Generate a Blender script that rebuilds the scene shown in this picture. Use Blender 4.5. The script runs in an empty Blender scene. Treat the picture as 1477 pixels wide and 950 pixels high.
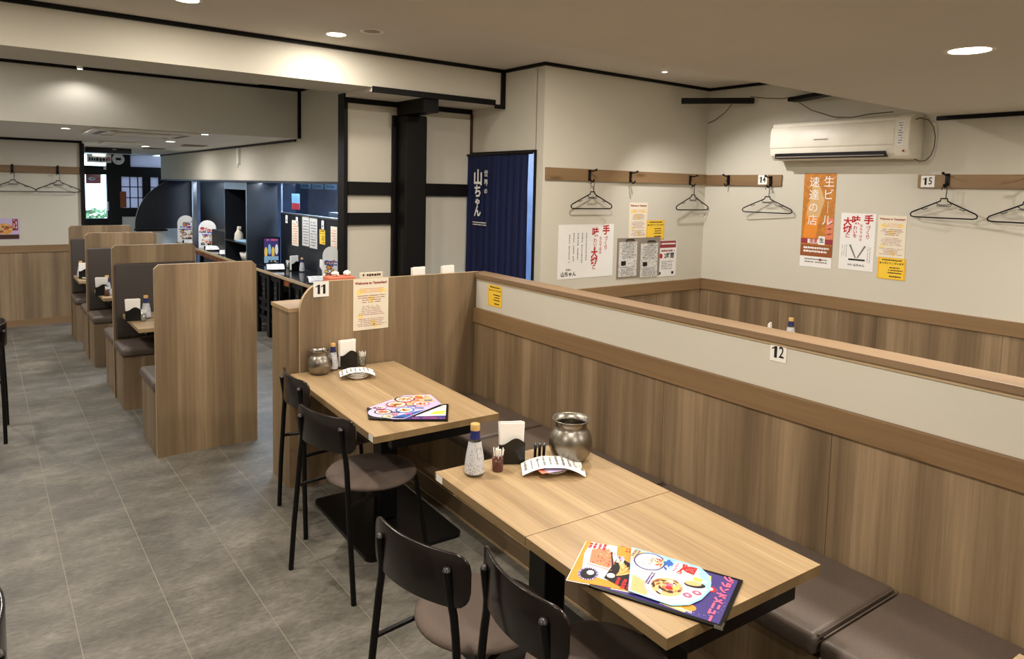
import bpy, math, random
from mathutils import Matrix, Vector, Euler
random.seed(7)
PI = math.pi
sc = bpy.context.scene
COL = sc.collection
# ------------------------------------------------------------------ camera
YAW, PITCH, ROLL, F, PX, PY = 0.6432422, 0.0846961, 0.0226363, 1019.935, 731.941, 357.915
CAMH = 1.85
fw = Vector((math.sin(YAW)*math.cos(PITCH), math.cos(YAW)*math.cos(PITCH), -math.sin(PITCH)))
rt = Vector((math.cos(YAW), -math.sin(YAW), 0)); up = rt.cross(fw)
c_, s_ = math.cos(ROLL), math.sin(ROLL)
RT = c_*rt + s_*up; UP = -s_*rt + c_*up
cam = bpy.data.cameras.new('camera'); camo = bpy.data.objects.new('camera', cam); COL.objects.link(camo)
camo.matrix_world = Matrix(((RT.x, UP.x, -fw.x, 0), (RT.y, UP.y, -fw.y, 0), (RT.z, UP.z, -fw.z, CAMH), (0, 0, 0, 1)))
cam.sensor_fit = 'HORIZONTAL'; cam.sensor_width = 36.0; cam.lens = F*36.0/1477
cam.shift_x = (738.5-PX)/1477; cam.shift_y = (PY-475.0)/1477
cam.clip_start = 0.02; cam.clip_end = 200
sc.camera = camo
# ------------------------------------------------------------------ world, exposure, lamps
w = bpy.data.worlds.new('daylight'); sc.world = w; w.use_nodes = True
bg = w.node_tree.nodes['Background']; bg.inputs[0].default_value = (0.62, 0.82, 1.0, 1); bg.inputs[1].default_value = 4.0
vs = sc.view_settings
vs.view_transform = 'Standard'; vs.look = 'None'; vs.exposure = 0.74; vs.gamma = 1.0; vs.use_curve_mapping = False
WARM = (1.0, 0.915, 0.81); NEUT = (1.0, 0.96, 0.93); COOL = (0.70, 0.84, 1.0)
def area(name, loc, size, power, col=WARM, size_y=None, rot=(0, 0, 0), spread=PI, shape='DISK'):
    l = bpy.data.lights.new(name, 'AREA'); l.energy = power; l.color = col; l.size = size; l.shape = shape
    if size_y: l.shape = 'RECTANGLE'; l.size_y = size_y
    l.spread = spread
    o = bpy.data.objects.new(name, l); COL.objects.link(o); o.location = loc; o.rotation_euler = rot
    return o
ZS, ZM, ZL = 2.448, 2.85, 2.33            # soffit, main ceiling, low ceiling
# x, y, z, radius, watts : downlights in view, plus extra unseen ones added to light the room
DOWN = [(3.24, 1.23, ZS, .075, 19), (1.2, 1.25, ZS, .075, 16), (-0.9, 1.3, ZS, .075, 17), (3.2, -.9, ZS, .075, 17), (1.1, -.9, ZS, .075, 17),
        (1.96, 4.58, ZM, .062, 6.5), (.965, 4.30, ZM, .062, 7), (-.6, 4.0, ZM, .062, 16), (1.0, 3.0, ZM, .062, 18), (3.1, 3.15, ZM, .062, 22),
        (1.87, 7.75, ZL, .055, 8), (1.93, 9.57, ZL, .055, 13), (1.95, 11.31, ZL, .055, 12), (.70, 8.10, ZL, .04, 9), (-.6, 8.6, ZL, .055, 15), (-.4, 6.3, ZM, .055, 16), (5.0, .6, ZS, .075, 18)]
for i, (x, y, z, r, p) in enumerate(DOWN):
    area('downlight_beam', (x, y, z-.012), r*2, p, WARM if i < 10 or i > 15 else NEUT, spread=PI)
def spot(name, loc, tgt, power, ang=1.0, col=NEUT):
    l = bpy.data.lights.new(name, 'SPOT'); l.energy = power; l.color = col; l.spot_size = ang; l.spot_blend = .6; l.shadow_soft_size = .02
    o = bpy.data.objects.new(name, l); COL.objects.link(o); o.location = loc
    o.rotation_euler = (Vector(tgt)-Vector(loc)).to_track_quat('-Z', 'Y').to_euler(); return o
spot('spotlight_beam', (4.42, 3.86, ZM-.07), (5.0, 3.6, 1.6), 45, 1.9)
spot('spotlight_beam', (.749, 7.27, ZM-.05), (.75, 7.30, 1.6), 8, 2.6)
area('kitchen_tube', (4.4, 8.6, 2.5), 1.2, 330, COOL, size_y=2.5)
area('kitchen_tube', (4.7, 5.3, 2.5), 0.9, 40, COOL, size_y=.5)
area('counter_fill', (2.98, 8.3, 1.845), .04, 9, (.82, .9, 1), size_y=2.2)  # added fill lights without fixtures, brightening the white sheets on the counter
area('counter_fill', (2.98, 11.6, 1.845), .04, 9, (.82, .9, 1), size_y=2.2)

# ------------------------------------------------------------------ materials
def s2l(c): return tuple((v/255/12.92 if v/255 <= .04045 else ((v/255+.055)/1.055)**2.4) for v in c)+(1,)
MATS = {}
def nodes(name):
    m = bpy.data.materials.new(name); m.use_nodes = True
    return m, m.node_tree, m.node_tree.nodes['Principled BSDF']
def ramp(nt, fac, stops):
    r = nt.nodes.new('ShaderNodeValToRGB'); el = r.color_ramp.elements
    el[0].position = stops[0][0]; el[0].color = stops[0][1]; el[1].position = stops[-1][0]; el[1].color = stops[-1][1]
    for p, c in stops[1:-1]:
        e = el.new(p); e.color = c
    nt.links.new(fac, r.inputs[0]); return r.outputs[0]
def noise(nt, scale, det, vec, rough=.55):
    n = nt.nodes.new('ShaderNodeTexNoise'); n.inputs['Scale'].default_value = scale; n.inputs['Detail'].default_value = det
    n.inputs['Roughness'].default_value = rough; nt.links.new(vec, n.inputs['Vector']); return n.outputs[0]
def mapping(nt, s, kind='Object'):
    t = nt.nodes.new('ShaderNodeTexCoord'); mp = nt.nodes.new('ShaderNodeMapping'); mp.inputs['Scale'].default_value = s
    if kind == 'World':
        g = nt.nodes.new('ShaderNodeNewGeometry'); nt.links.new(g.outputs['Position'], mp.inputs[0])
    else: nt.links.new(t.outputs[kind], mp.inputs[0])
    return mp.outputs[0]
def bump(nt, b, h, st, dist=.002):
    bp = nt.nodes.new('ShaderNodeBump'); bp.inputs['Strength'].default_value = st; bp.inputs['Distance'].default_value = dist
    nt.links.new(h, bp.inputs['Height']); nt.links.new(bp.outputs[0], b.inputs['Normal'])
def mix(nt, a, b, fac, mode='MIX'):
    m = nt.nodes.new('ShaderNodeMix'); m.data_type = 'RGBA'; m.blend_type = mode
    if isinstance(fac, float): m.inputs[0].default_value = fac
    else: nt.links.new(fac, m.inputs[0])
    nt.links.new(a, m.inputs[6]); nt.links.new(b, m.inputs[7]); return m.outputs[2]
def plain(name, c, rough=.6, metal=0, spec=.5, bmp=0, coat=0, emit=0, var=.06, vs_=6, alpha=None, trans=0, ior=1.45):
    m, nt, b = nodes(name); col = s2l(c)
    v = mapping(nt, (1, 1, 1))
    n = noise(nt, vs_, 3, v)
    d = tuple(x*(1-var) for x in col[:3])+(1,); l = tuple(min(1, x*(1+var)) for x in col[:3])+(1,)
    nt.links.new(ramp(nt, n, [(.3, d), (.7, l)]), b.inputs['Base Color'])
    b.inputs['Roughness'].default_value = rough; b.inputs['Metallic'].default_value = metal
    b.inputs['Specular IOR Level'].default_value = spec; b.inputs['Coat Weight'].default_value = coat
    b.inputs['Transmission Weight'].default_value = trans; b.inputs['IOR'].default_value = ior
    if emit: b.inputs['Emission Color'].default_value = col; b.inputs['Emission Strength'].default_value = emit
    if bmp: bump(nt, b, noise(nt, 180, 3, v), bmp, .001)
    MATS[name] = m; return m
def wood(name, cs, axis, s=1.0, rough=.45, band=5.0, streak=1.0, knots=False):
    m, nt, b = nodes(name); cs = [s2l(c) for c in cs]
    def sc3(a, l): t = [a, a, a]; t[axis] = l; return t
    v1 = mapping(nt, sc3(band*s, .25*s)); v2 = mapping(nt, sc3(60*s, 1.3*s)); v3 = mapping(nt, sc3(230*s, 6*s))
    w1 = noise(nt, 1, 3, v1); w2 = noise(nt, 1, 5, v2, .65); w3 = noise(nt, 1, 2, v3)
    c1 = ramp(nt, w1, [(.30, cs[0]), (.5, cs[1]), (.68, cs[2])])
    c2 = ramp(nt, w2, [(.3, (.62, .60, .58, 1)), (.62, (1.06, 1.05, 1.04, 1))])
    c3 = ramp(nt, w3, [(.3, (.86, .85, .84, 1)), (.7, (1.05, 1.05, 1.05, 1))])
    o = mix(nt, mix(nt, c1, c2, .55*streak, 'MULTIPLY'), c3, .7*streak, 'MULTIPLY')
    if knots:
        vk = mapping(nt, sc3(7, 1.6)); vo = nt.nodes.new('ShaderNodeTexVoronoi'); vo.inputs['Scale'].default_value = 1.0
        nt.links.new(vk, vo.inputs['Vector'])
        k = ramp(nt, vo.outputs['Distance'], [(.05, (.45, .38, .32, 1)), (.16, (1, 1, 1, 1))])
        o = mix(nt, o, k, .8, 'MULTIPLY')
    nt.links.new(o, b.inputs['Base Color']); b.inputs['Roughness'].default_value = rough
    bump(nt, b, w2, .12, .001)
    MATS[name] = m; return m
wood('laminate', [(102, 84, 63), (138, 116, 88), (168, 144, 112)], 2, 1, .45, 5.5)
wood('laminate_side', [(108, 90, 68), (124, 104, 80), (138, 117, 92)], 1)
wood('oak_top', [(156, 131, 96), (176, 149, 111), (194, 168, 128)], 1, 1, .36, 13, 1.1)
wood('oak_top_across', [(156, 131, 96), (176, 149, 111), (194, 168, 128)], 0, 1, .36, 13, 1.1)
wood('oak_edge', [(128, 104, 70), (144, 118, 80), (156, 130, 90)], 1, 1, .5, 9, .5)
wood('rail_wood', [(116, 90, 60), (132, 104, 71), (146, 117, 82)], 1, 1, .5, 4, .6, True)
wood('rail_wood_across', [(116, 90, 60), (132, 104, 71), (146, 117, 82)], 0, 1, .5, 4, .6, True)
wood('cap_wood', [(118, 95, 70), (132, 107, 80), (144, 119, 90)], 1, 1, .5, 4, .6)
wood('cap_wood_across', [(118, 95, 70), (132, 107, 80), (144, 119, 90)], 0, 1, .5, 4, .6)
wood('dark_ply', [(17, 9, 8), (21, 11, 10), (25, 14, 12)], 1, 1, .2, 9, .4)
wood('door_wood', [(150, 84, 44), (176, 104, 58), (190, 120, 70)], 2, 1, .5, 9, .5)
plain('laminate_edge', (186, 162, 126), .5)
def wallpaper(name, c):
    m, nt, b = nodes(name); col = s2l(c); v = mapping(nt, (1, 1, 1))
    n = noise(nt, 1.3, 4, v); n2 = noise(nt, 300, 2, v)
    nt.links.new(ramp(nt, n, [(.3, tuple(x*.95 for x in col[:3])+(1,)), (.7, col)]), b.inputs['Base Color'])
    b.inputs['Roughness'].default_value = .85; bump(nt, b, n2, .25, .001); MATS[name] = m
wallpaper('cream_paper', (209, 204, 189)); wallpaper('ceiling_paper', (216, 209, 198)); wallpaper('soffit_paper', (214, 206, 194)); wallpaper('low_ceiling_paper', (232, 229, 224))
plain('trim_black', (12, 10, 10), .5, spec=.25, var=.2); plain('frame_black', (12, 12, 15), .45, spec=.3); plain('counter_black', (20, 23, 29), .18, coat=.3); plain('panel_black', (19, 24, 31), .4, var=.2)
plain('steel_black', (8, 7, 7), .35, spec=.3); plain('white_plastic', (232, 226, 210), .4); plain('white_card', (238, 236, 228), .7, var=.02)
plain('paper_cream', (236, 226, 204), .75, var=.02); plain('ink_paleyellow', (246, 222, 140), .7); plain('paper_white', (240, 238, 234), .75, var=.02); plain('paper_yellow', (247, 205, 62), .7, var=.03)
plain('ink_black', (22, 20, 22), .7); plain('ink_red', (188, 34, 40), .7); plain('ink_grey', (120, 116, 116), .7); plain('ink_pink', (226, 96, 130), .6)
plain('ink_yellow', (246, 208, 84), .7); plain('ink_orange', (232, 142, 46), .6); plain('ink_blue', (44, 96, 176), .6); plain('ink_purple', (62, 50, 120), .45)
plain('ink_lightblue', (150, 196, 226), .6); plain('ink_brown', (150, 84, 42), .6); plain('ink_darkbrown', (74, 40, 22), .6); plain('ink_white', (244, 242, 238), .6)
plain('ink_plum', (160, 90, 110), .7); plain('ink_green', (96, 142, 70), .7); plain('ink_tan', (216, 176, 120), .6); plain('ink_salmon', (222, 128, 96), .6); plain('ink_amber', (192, 124, 44), .6, var=.2, vs_=22)
plain('ink_maroon', (150, 52, 60), .7); plain('ink_lilac', (196, 180, 216), .6)
plain('chrome', (200, 198, 192), .18, metal=1); plain('steel', (150, 143, 132), .34, metal=1, var=.12, vs_=14); plain('dull_metal', (130, 138, 150), .35, metal=.9)
plain('navy_cloth', (12, 24, 66), .85, bmp=.3, var=.15, vs_=20); plain('cork_tan', (206, 166, 100), .6); plain('navy_label', (30, 34, 96), .5)
plain('ceramic', (226, 222, 212), .2, coat=.4); plain('amber_plastic', (110, 66, 54), .2, trans=.35); plain('black_plastic', (8, 8, 8), .3, coat=.2)
plain('napkin', (246, 242, 234), .85, var=.03); plain('green_plastic', (70, 130, 112), .4); plain('board_grey', (140, 128, 116), .6); plain('vent_grey', (150, 140, 124), .5)
plain('grout', (150, 144, 130), .9); plain('switch_white', (222, 220, 214), .5); plain('silver_tube', (170, 175, 182), .3, metal=1)
plain('steel_dark', (70, 74, 82), .35, metal=.8); plain('kitchen_navy', (74, 92, 128), .5, var=.3, vs_=3); plain('shrub', (86, 132, 78), .8, var=.4, vs_=9); plain('street', (208, 206, 200), .8)
plain('bluegrey_wall', (120, 140, 160), .7); plain('red_banner', (188, 36, 66), .7); plain('cable', (96, 84, 66), .6); plain('coral', (214, 120, 90), .6)
plain('lamp_lens', (255, 244, 224), .5, emit=9, var=0); plain('lamp_lens_cool', (250, 246, 255), .5, emit=9, var=0); plain('tube_glow', (255, 240, 225), .5, emit=3, var=0)
plain('cap_grey', (70, 68, 66), .35, metal=.6)
# fabric
def fabric(name, c, rough=.5, sc_=420, st=.5):
    m, nt, b = nodes(name); col = s2l(c); v = mapping(nt, (1, 1, 1)); n = noise(nt, sc_, 2, v); n2 = noise(nt, 4, 3, v)
    a = ramp(nt, n, [(.35, tuple(x*.72 for x in col[:3])+(1,)), (.65, tuple(x*1.25 for x in col[:3])+(1,))])
    nt.links.new(mix(nt, a, ramp(nt, n2, [(.3, (.9, .9, .9, 1)), (.7, (1.05, 1.05, 1.05, 1))]), .8, 'MULTIPLY'), b.inputs['Base Color'])
    b.inputs['Roughness'].default_value = rough; bump(nt, b, n, st, .001); MATS[name] = m
fabric('bench_vinyl', (96, 84, 75), .40); fabric('chair_fabric', (92, 78, 69), .85, 600); fabric('cushion_back', (64, 56, 50), .6)
# floor tile: stone look, world-position based so that neighbours differ
m, nt, b = nodes('stone_tile'); v = mapping(nt, (1.0, 1.7, 1), 'World'); v2 = mapping(nt, (26, 60, 1), 'World')
n = noise(nt, 2.3, 9, v, .72); n2 = noise(nt, 1.0, 6, v2, .7); n0 = noise(nt, .9, 2, v)
oi = nt.nodes.new('ShaderNodeObjectInfo')
a = ramp(nt, n, [(.30, s2l((76, 73, 66))), (.5, s2l((103, 99, 90))), (.68, s2l((130, 125, 114)))])
a2 = mix(nt, a, ramp(nt, n2, [(.34, (.70, .70, .70, 1)), (.64, (1.30, 1.29, 1.27, 1))]), .8, 'MULTIPLY')
a2 = mix(nt, a2, ramp(nt, n0, [(.35, (.86, .86, .86, 1)), (.65, (1.08, 1.08, 1.08, 1))]), 1.0, 'MULTIPLY')
a3 = mix(nt, a2, ramp(nt, oi.outputs['Random'], [(0, (.95, .95, .95, 1)), (1, (1.04, 1.04, 1.04, 1))]), 1.0, 'MULTIPLY')
nt.links.new(a3, b.inputs['Base Color']); b.inputs['Roughness'].default_value = .5; bump(nt, b, n2, .3, .002); MATS['stone_tile'] = m
# glass
def glass(name, tint, rough=0.0, alpha=.12):
    m, nt, b = nodes(name); tr = nt.nodes.new('ShaderNodeBsdfTransparent'); tr.inputs[0].default_value = tint
    gl = nt.nodes.new('ShaderNodeBsdfGlossy'); gl.inputs['Roughness'].default_value = .03
    mx = nt.nodes.new('ShaderNodeMixShader'); mx.inputs[0].default_value = alpha
    nt.links.new(tr.outputs[0], mx.inputs[1]); nt.links.new(gl.outputs[0], mx.inputs[2])
    nt.links.new(mx.outputs[0], nt.nodes['Material Output'].inputs[0]); MATS[name] = m
glass('pane_glass', (.92, .96, 1, 1)); glass('bottle_glass', (.80, .82, .80, 1), alpha=.2)
m, nt, b = nodes('frosted_glass'); t = nt.nodes.new('ShaderNodeBsdfTranslucent'); t.inputs[0].default_value = (.42, .41, .47, 1)
d = nt.nodes.new('ShaderNodeBsdfDiffuse'); d.inputs[0].default_value = (.6, .6, .66, 1); mx = nt.nodes.new('ShaderNodeMixShader'); mx.inputs[0].default_value = .3
nt.links.new(t.outputs[0], mx.inputs[1]); nt.links.new(d.outputs[0], mx.inputs[2]); nt.links.new(mx.outputs[0], nt.nodes['Material Output'].inputs[0]); MATS['frosted_glass'] = m
# label with tiny dense print
def printed(name, base, ink, scale, thr):
    m, nt, b = nodes(name); v = mapping(nt, (1, 1, .6)); n = noise(nt, scale, 4, v, .7)
    nt.links.new(ramp(nt, n, [(thr-.03, s2l(ink)), (thr+.03, s2l(base))]), b.inputs['Base Color']); b.inputs['Roughness'].default_value = .4; MATS[name] = m
printed('bottle_label', (206, 206, 208), (104, 104, 110), 190, .42); printed('dense_print', (228, 226, 220), (120, 116, 112), 120, .44)

# ------------------------------------------------------------------ mesh helpers
class MB:
    def __init__(s): s.v = []; s.f = []; s.mi = []; s.sm = []; s.mats = []
    def _m(s, mat):
        if mat not in s.mats: s.mats.append(mat)
        return s.mats.index(mat)
    def add(s, vs, fs, mat, smooth=False, M=None):
        o = len(s.v); k = s._m(mat)
        s.v += [tuple(M @ Vector(p)) if M else tuple(p) for p in vs]
        for f in fs: s.f.append([i+o for i in f]); s.mi.append(k); s.sm.append(smooth)
        return s
    def box(s, x0, x1, y0, y1, z0, z1, mat, M=None):
        vs = [(x, y, z) for z in (z0, z1) for y in (y0, y1) for x in (x0, x1)]
        return s.add(vs, [(0, 2, 3, 1), (4, 5, 7, 6), (0, 1, 5, 4), (2, 6, 7, 3), (0, 4, 6, 2), (1, 3, 7, 5)], mat, False, M)
    def prism(s, pts, z0, z1, mat, M=None, side=None, sm=False):      # pts counter-clockwise in xy
        n = len(pts); vs = [(p[0], p[1], z0) for p in pts]+[(p[0], p[1], z1) for p in pts]
        s.add(vs, [list(range(n))[::-1], list(range(n, 2*n))], mat, False, M)
        return s.add(vs, [(i, (i+1) % n, n+(i+1) % n, n+i) for i in range(n)], side or mat, sm, M)
    def poly(s, pts, z, mat, M=None): return s.add([(p[0], p[1], z) for p in pts], [list(range(len(pts)))], mat, False, M)
    def rect(s, x0, y0, x1, y1, z, mat, M=None): return s.poly([(x0, y0), (x1, y0), (x1, y1), (x0, y1)], z, mat, M)
    def disc(s, cx, cy, rx, ry, z, mat, n=20, M=None, a=0):
        return s.poly([(cx+rx*math.cos(t)*math.cos(a)-ry*math.sin(t)*math.sin(a), cy+rx*math.cos(t)*math.sin(a)+ry*math.sin(t)*math.cos(a)) for t in [2*PI*i/n for i in range(n)]], z, mat, M)
    def tube(s, pts, r, mat, n=8, closed=False, caps=True, M=None):
        pts = [Vector(p) for p in pts]; rs = r if isinstance(r, (list, tuple)) else [r]*len(pts); rings = []; prev = None
        for i, p in enumerate(pts):
            if closed: d = pts[(i+1) % len(pts)]-pts[i-1]
            else: d = pts[min(i+1, len(pts)-1)]-pts[max(i-1, 0)]
            d.normalize()
            if prev is None: a = d.orthogonal().normalized()
            else: a = (prev-d*prev.dot(d)).normalized()
            prev = a; b_ = d.cross(a)
            rings.append([p+a*rs[i]*math.cos(2*PI*k/n)+b_*rs[i]*math.sin(2*PI*k/n) for k in range(n)])
        vs = [q for R in rings for q in R]; m = len(pts); fs = []
        for i in range(m if closed else m-1):
            j = (i+1) % m
            for k in range(n): fs.append((i*n+k, i*n+(k+1) % n, j*n+(k+1) % n, j*n+k))
        s.add(vs, fs, mat, True, M)
        if caps and not closed: s.add(vs, [list(range(n))[::-1], list(range((m-1)*n, m*n))], mat, False, M)
        return s
    def lathe(s, prof, mat, n=28, c=(0, 0, 0), M=None, sm=True):
        vs = [(c[0]+r*math.cos(2*PI*k/n), c[1]+r*math.sin(2*PI*k/n), c[2]+z) for r, z in prof for k in range(n)]; fs = []
        for i in range(len(prof)-1):
            for k in range(n): fs.append((i*n+k, i*n+(k+1) % n, (i+1)*n+(k+1) % n, (i+1)*n+k))
        return s.add(vs, fs, mat, sm, M)
    def build(s, name, parent=None, M=None, bevel=0, seg=2):
        me = bpy.data.meshes.new(name); me.from_pydata(s.v, [], s.f); me.validate()
        for m_ in s.mats: me.materials.append(MATS[m_])
        for i, p in enumerate(me.polygons): p.material_index = s.mi[i]; p.use_smooth = s.sm[i]
        me.update(); o = bpy.data.objects.new(name, me); COL.objects.link(o)
        if parent: o.parent = parent
        if M: o.matrix_local = M
        if name in ('small_print', 'handwriting', 'food_print', 'print', 'menu_print', 'dark_letters', 'small_lettering', 'cover_print', 'beer_print'): o['kind'] = 'stuff'
        if bevel:
            b_ = o.modifiers.new('bevel', 'BEVEL'); b_.width = bevel; b_.segments = seg; b_.limit_method = 'ANGLE'; b_.harden_normals = False
            if seg > 2:
                for p in me.polygons: p.use_smooth = True
        return o
def tag(o, label=None, cat=None, group=None, kind=None):
    if label: o['label'] = label
    if cat: o['category'] = cat
    if group: o['group'] = group
    if kind: o['kind'] = kind
    return o
def thing(name, label, cat, loc=(0, 0, 0), rz=0, group=None, M=None):
    o = bpy.data.objects.new(name, None); COL.objects.link(o); o.empty_display_size = .1
    if M: o.matrix_world = M
    else: o.location = loc; o.rotation_euler = (0, 0, rz)
    return tag(o, label, cat, group)
def copy_tree(o, parent=None):
    c = o.copy(); COL.objects.link(c); c.parent = parent
    for ch in [x for x in KIDS(o)]: copy_tree(ch, c)
    return c
def KIDS(o): return [x for x in bpy.data.objects if x.parent == o]
def place(o, loc, rz, label, group=None):
    o.location = loc; o.rotation_euler = (0, 0, rz); o['label'] = label
    if group: o['group'] = group
    return o
def struct(name, mb, label, parent=None, bevel=0):
    o = mb.build(name, parent, None, bevel)
    if not parent: tag(o, label, None, None, 'structure')
    return o
def T(x, y, z): return Matrix.Translation((x, y, z))
def RZ(a): return Matrix.Rotation(a, 4, 'Z')
FS = Matrix(((1, 0, 0, 0), (0, 0, -1, 0), (0, 1, 0, 0), (0, 0, 0, 1)))      # sheet facing -Y
FW = Matrix(((0, 0, -1, 0), (-1, 0, 0, 0), (0, 1, 0, 0), (0, 0, 0, 1)))     # sheet facing -X
_txt = {}
def text(body, size, mat, parent, x, y, z=.0012, align='CENTER', bold=0, name='lettering', line=1.0, sx=1.0, M=None, rot=0):
    cv = bpy.data.curves.new('lettering', 'FONT'); cv.body = body; cv.size = size; cv.align_x = align; cv.align_y = 'CENTER'
    cv.resolution_u = 2; cv.offset = bold*size; cv.space_line = line; cv.extrude = 0
    o = bpy.data.objects.new('lettering', cv); COL.objects.link(o)
    me = bpy.data.meshes.new_from_object(o.evaluated_get(bpy.context.evaluated_depsgraph_get()))
    bpy.data.objects.remove(o); bpy.data.curves.remove(cv)
    me.materials.clear(); me.materials.append(MATS[mat])
    r = bpy.data.objects.new(name, me); COL.objects.link(r); r.parent = parent
    L = T(x, y, z) @ RZ(rot) @ Matrix.Diagonal((sx, 1, 1, 1))
    r.matrix_local = (M @ L) if M else L
    return r
def scrib(mb, x0, y0, x1, y1, rows, mat, z=.001, fill=.55, vert=False, rag=.25, gap=.12, seed=0, M=None, cw=1.0):
    rnd = random.Random(seed+int(x0*9999)+rows)
    for r in range(rows):
        if not vert:
            h = (y1-y0)/rows; yc = y1-(r+.5)*h; e = (x1-x0)*rag*rnd.random()/2; x = x0+e; xe = x1-e
            while x < xe:
                wd = h*fill*cw*rnd.uniform(.5, 1.1)
                if rnd.random() > gap: mb.rect(x, yc-h*fill/2*rnd.uniform(.7, 1), min(x+wd, xe), yc+h*fill/2*rnd.uniform(.7, 1), z, mat, M)
                x += wd*1.25
        else:
            h = (x1-x0)/rows; xc = x1-(r+.5)*h; y = y1; ye = y0+(y1-y0)*rag*rnd.random()
            while y > ye:
                wd = h*fill*cw*rnd.uniform(.6, 1.1)
                if rnd.random() > gap: mb.rect(xc-h*fill/2*rnd.uniform(.5, 1), y-wd*.75, xc+h*fill/2*rnd.uniform(.5, 1), y, z, mat, M)
                y -= wd*1.15
    return mb

# ------------------------------------------------------------------ the setting
XW, YN, CX, YH, YB = 5.691, 4.398, 3.633, 5.441, 4.942
G0, G1, GS = -.41, .27, .34
fl = struct('floor', MB().box(-2.6, 7.0, -2.6, 16.5, -.12, -.0009, 'grout'), 'grey stone tiled floor with pale joints')
tile_me = None; cnt = 0
ROWY = [1.52+.34*i for i in range(-1, 27)]
stuff = MB()
def tile_at(x, y):
    global tile_me, cnt
    cnt += 1
    if tile_me is None:
        o = MB().box(.0016, .3384, .00025, .33975, -.0008, 0, 'stone_tile').build('tile', fl); tile_me = o.data
    else:
        o = bpy.data.objects.new('tile', tile_me); COL.objects.link(o); o.parent = fl
    o.location = (x, y, 0)
done = set()
for i in range(-3, 6):
    for j, y in enumerate(ROWY):
        x = .27+.34*i
        if i <= -2 and y < 3.0 or (i >= 4 and y > 4.2) : continue
        tile_at(round(x, 3), y); done.add((i, j))
for i in range(4, 8):
    for j, y in enumerate(ROWY):
        if 4.6 < y < 9.0 and cnt < 298 and (i, j) not in done and i < 7: tile_at(round(.27+.34*i, 3), y); done.add((i, j))
for i in range(-8, 17):
    for j in range(-12, 42):
        if (i, j) in done: continue
        x = .27+.34*i; y = 1.18+.34*j
        if x < -2.5 or x > 6.6: continue
        stuff.box(x+.0016, x+.3384, y+.00025, y+.33975, -.0008, 0, 'stone_tile')
tag(stuff.build('outer_tiles', fl), kind='stuff')

# ceilings
struct('ceiling', MB().box(-2.6, 5.9, 2.30, 7.6, ZM, ZM+.1, 'ceiling_paper').box(2.34, 7, 5.5, 16.5, ZM, ZM+.1, 'ceiling_paper'), 'higher ceiling in warm beige paper')
struct('soffit_ceiling', MB().box(-2.6, 5.9, -2.6, 2.30, ZS, ZM+.1, 'soffit_paper'), 'lowered beige ceiling over the camera side')
struct('low_ceiling', MB().box(-2.6, 2.8, 7.495, 16.5, ZL, ZM+.1, 'low_ceiling_paper'), 'lowered ceiling toward the entrance')
# walls
def wainscot(name, M, length, label, z1=1.013, step=.91, h0=.0, lam='laminate'):
    # local: x along the wall, y up, z out
    pass
def wall_box(name, lab, *a): return struct(name, MB().box(*a, 'cream_paper'), lab)
wl = wall_box('wall_right', 'cream papered wall carrying the air conditioner', XW, XW+.15, -2.6, YN+.1, 0, ZM)
wb = wall_box('wall_back', 'cream papered wall with the coat rail beside the curtain', CX, XW, YN, YN+.10, 0, ZM)
cw = struct('wall_passage', MB().box(CX, CX+.12, YN+.1, 4.492, 0, ZM, 'cream_paper').box(CX, CX+.12, 4.492, YH+.02, 2.149, ZM, 'cream_paper').box(CX, CX+.12, YH, YH+.14, 0, ZM, 'cream_paper'), 'cream wall holding the curtained doorway')
ht = struct('wall_timber', MB().box(2.4205, CX, YH, YH+.12, 0, ZM-.02, 'cream_paper'), 'half-timbered cream wall behind the black pillar')
wall_box('wall_left', 'left wall out of view', -2.7, -2.6, -2.6, 10.7, 0, ZM+.1)
wall_box('wall_front', 'wall behind the camera', -2.6, 6.9, -2.7, -2.6, 0, ZM+.1)
wf = wall_box('wall_far', 'far cream wall with coat hooks and wood wainscot', -2.6, 1.09, 10.596, 10.72, 0, ZL)
wall_box('wall_far_side', 'side of the far wall toward the entrance', .99, 1.09, 10.72, 15.6, 0, ZL)
hd = struct('wall_header', MB().box(2.8, 3.25, 5.6, 14.75, 1.875, ZM, 'cream_paper'), 'cream header wall above the kitchen counter')
b1 = struct('beam_front', MB().box(-2.6, CX, YB, YH, 2.585, ZM, 'cream_paper').box(2.40, CX, YB, YH+.001, 2.553, 2.585, 'ceiling_paper'), 'cream boxed ceiling beam over the half-timbered wall')
b2 = struct('beam_rear', MB().box(-2.6, 2.799, 7.494, 7.6, ZL-.0005, ZM, 'cream_paper'), 'second cream beam stepping down to the low ceiling')
def trim(n, lab, *boxes, mat='trim_black'):
    mb = MB()
    for bx in boxes: mb.box(*bx, mat)
    return struct(n, mb, lab)
trim('trim_1', 'black ceiling trim along the front beam', (-2.6, CX-.001, YB-.02, YB-.0005, ZM-.028, ZM-.0005))
trim('trim_2', 'black corner trim at the end of the front beam', (CX-.04, CX-.001, YB-.022, YB-.0005, 2.52, ZM-.029), (CX-.10, CX-.041, YB-.022, YB-.0005, 2.52, 2.554))
trim('trim_3', 'black ceiling trim down the passage wall', (CX-.02, CX-.0005, YN-.001, YB-.023, ZM-.026, ZM-.0005))
trim('trim_4', 'black ceiling trim on the coat rail wall', (CX-.02, XW-.001, YN-.02, YN-.0015, ZM-.026, ZM-.0005))
trim('trim_5', 'black ceiling trim above the air conditioner', (XW-.02, XW-.0005, 2.301, YN-.021, ZM-.026, ZM-.0005), (XW-.02, XW-.0005, -2.5, 2.34, ZS-.03, ZS-.0005))
trim('trim_6', 'black trim under the front beam', (2.40, CX-.101, YB-.02, YB+.0, 2.545, 2.59), (2.40, CX-.001, YH-.018, YH-.0005, 2.51, 2.5525))
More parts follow.
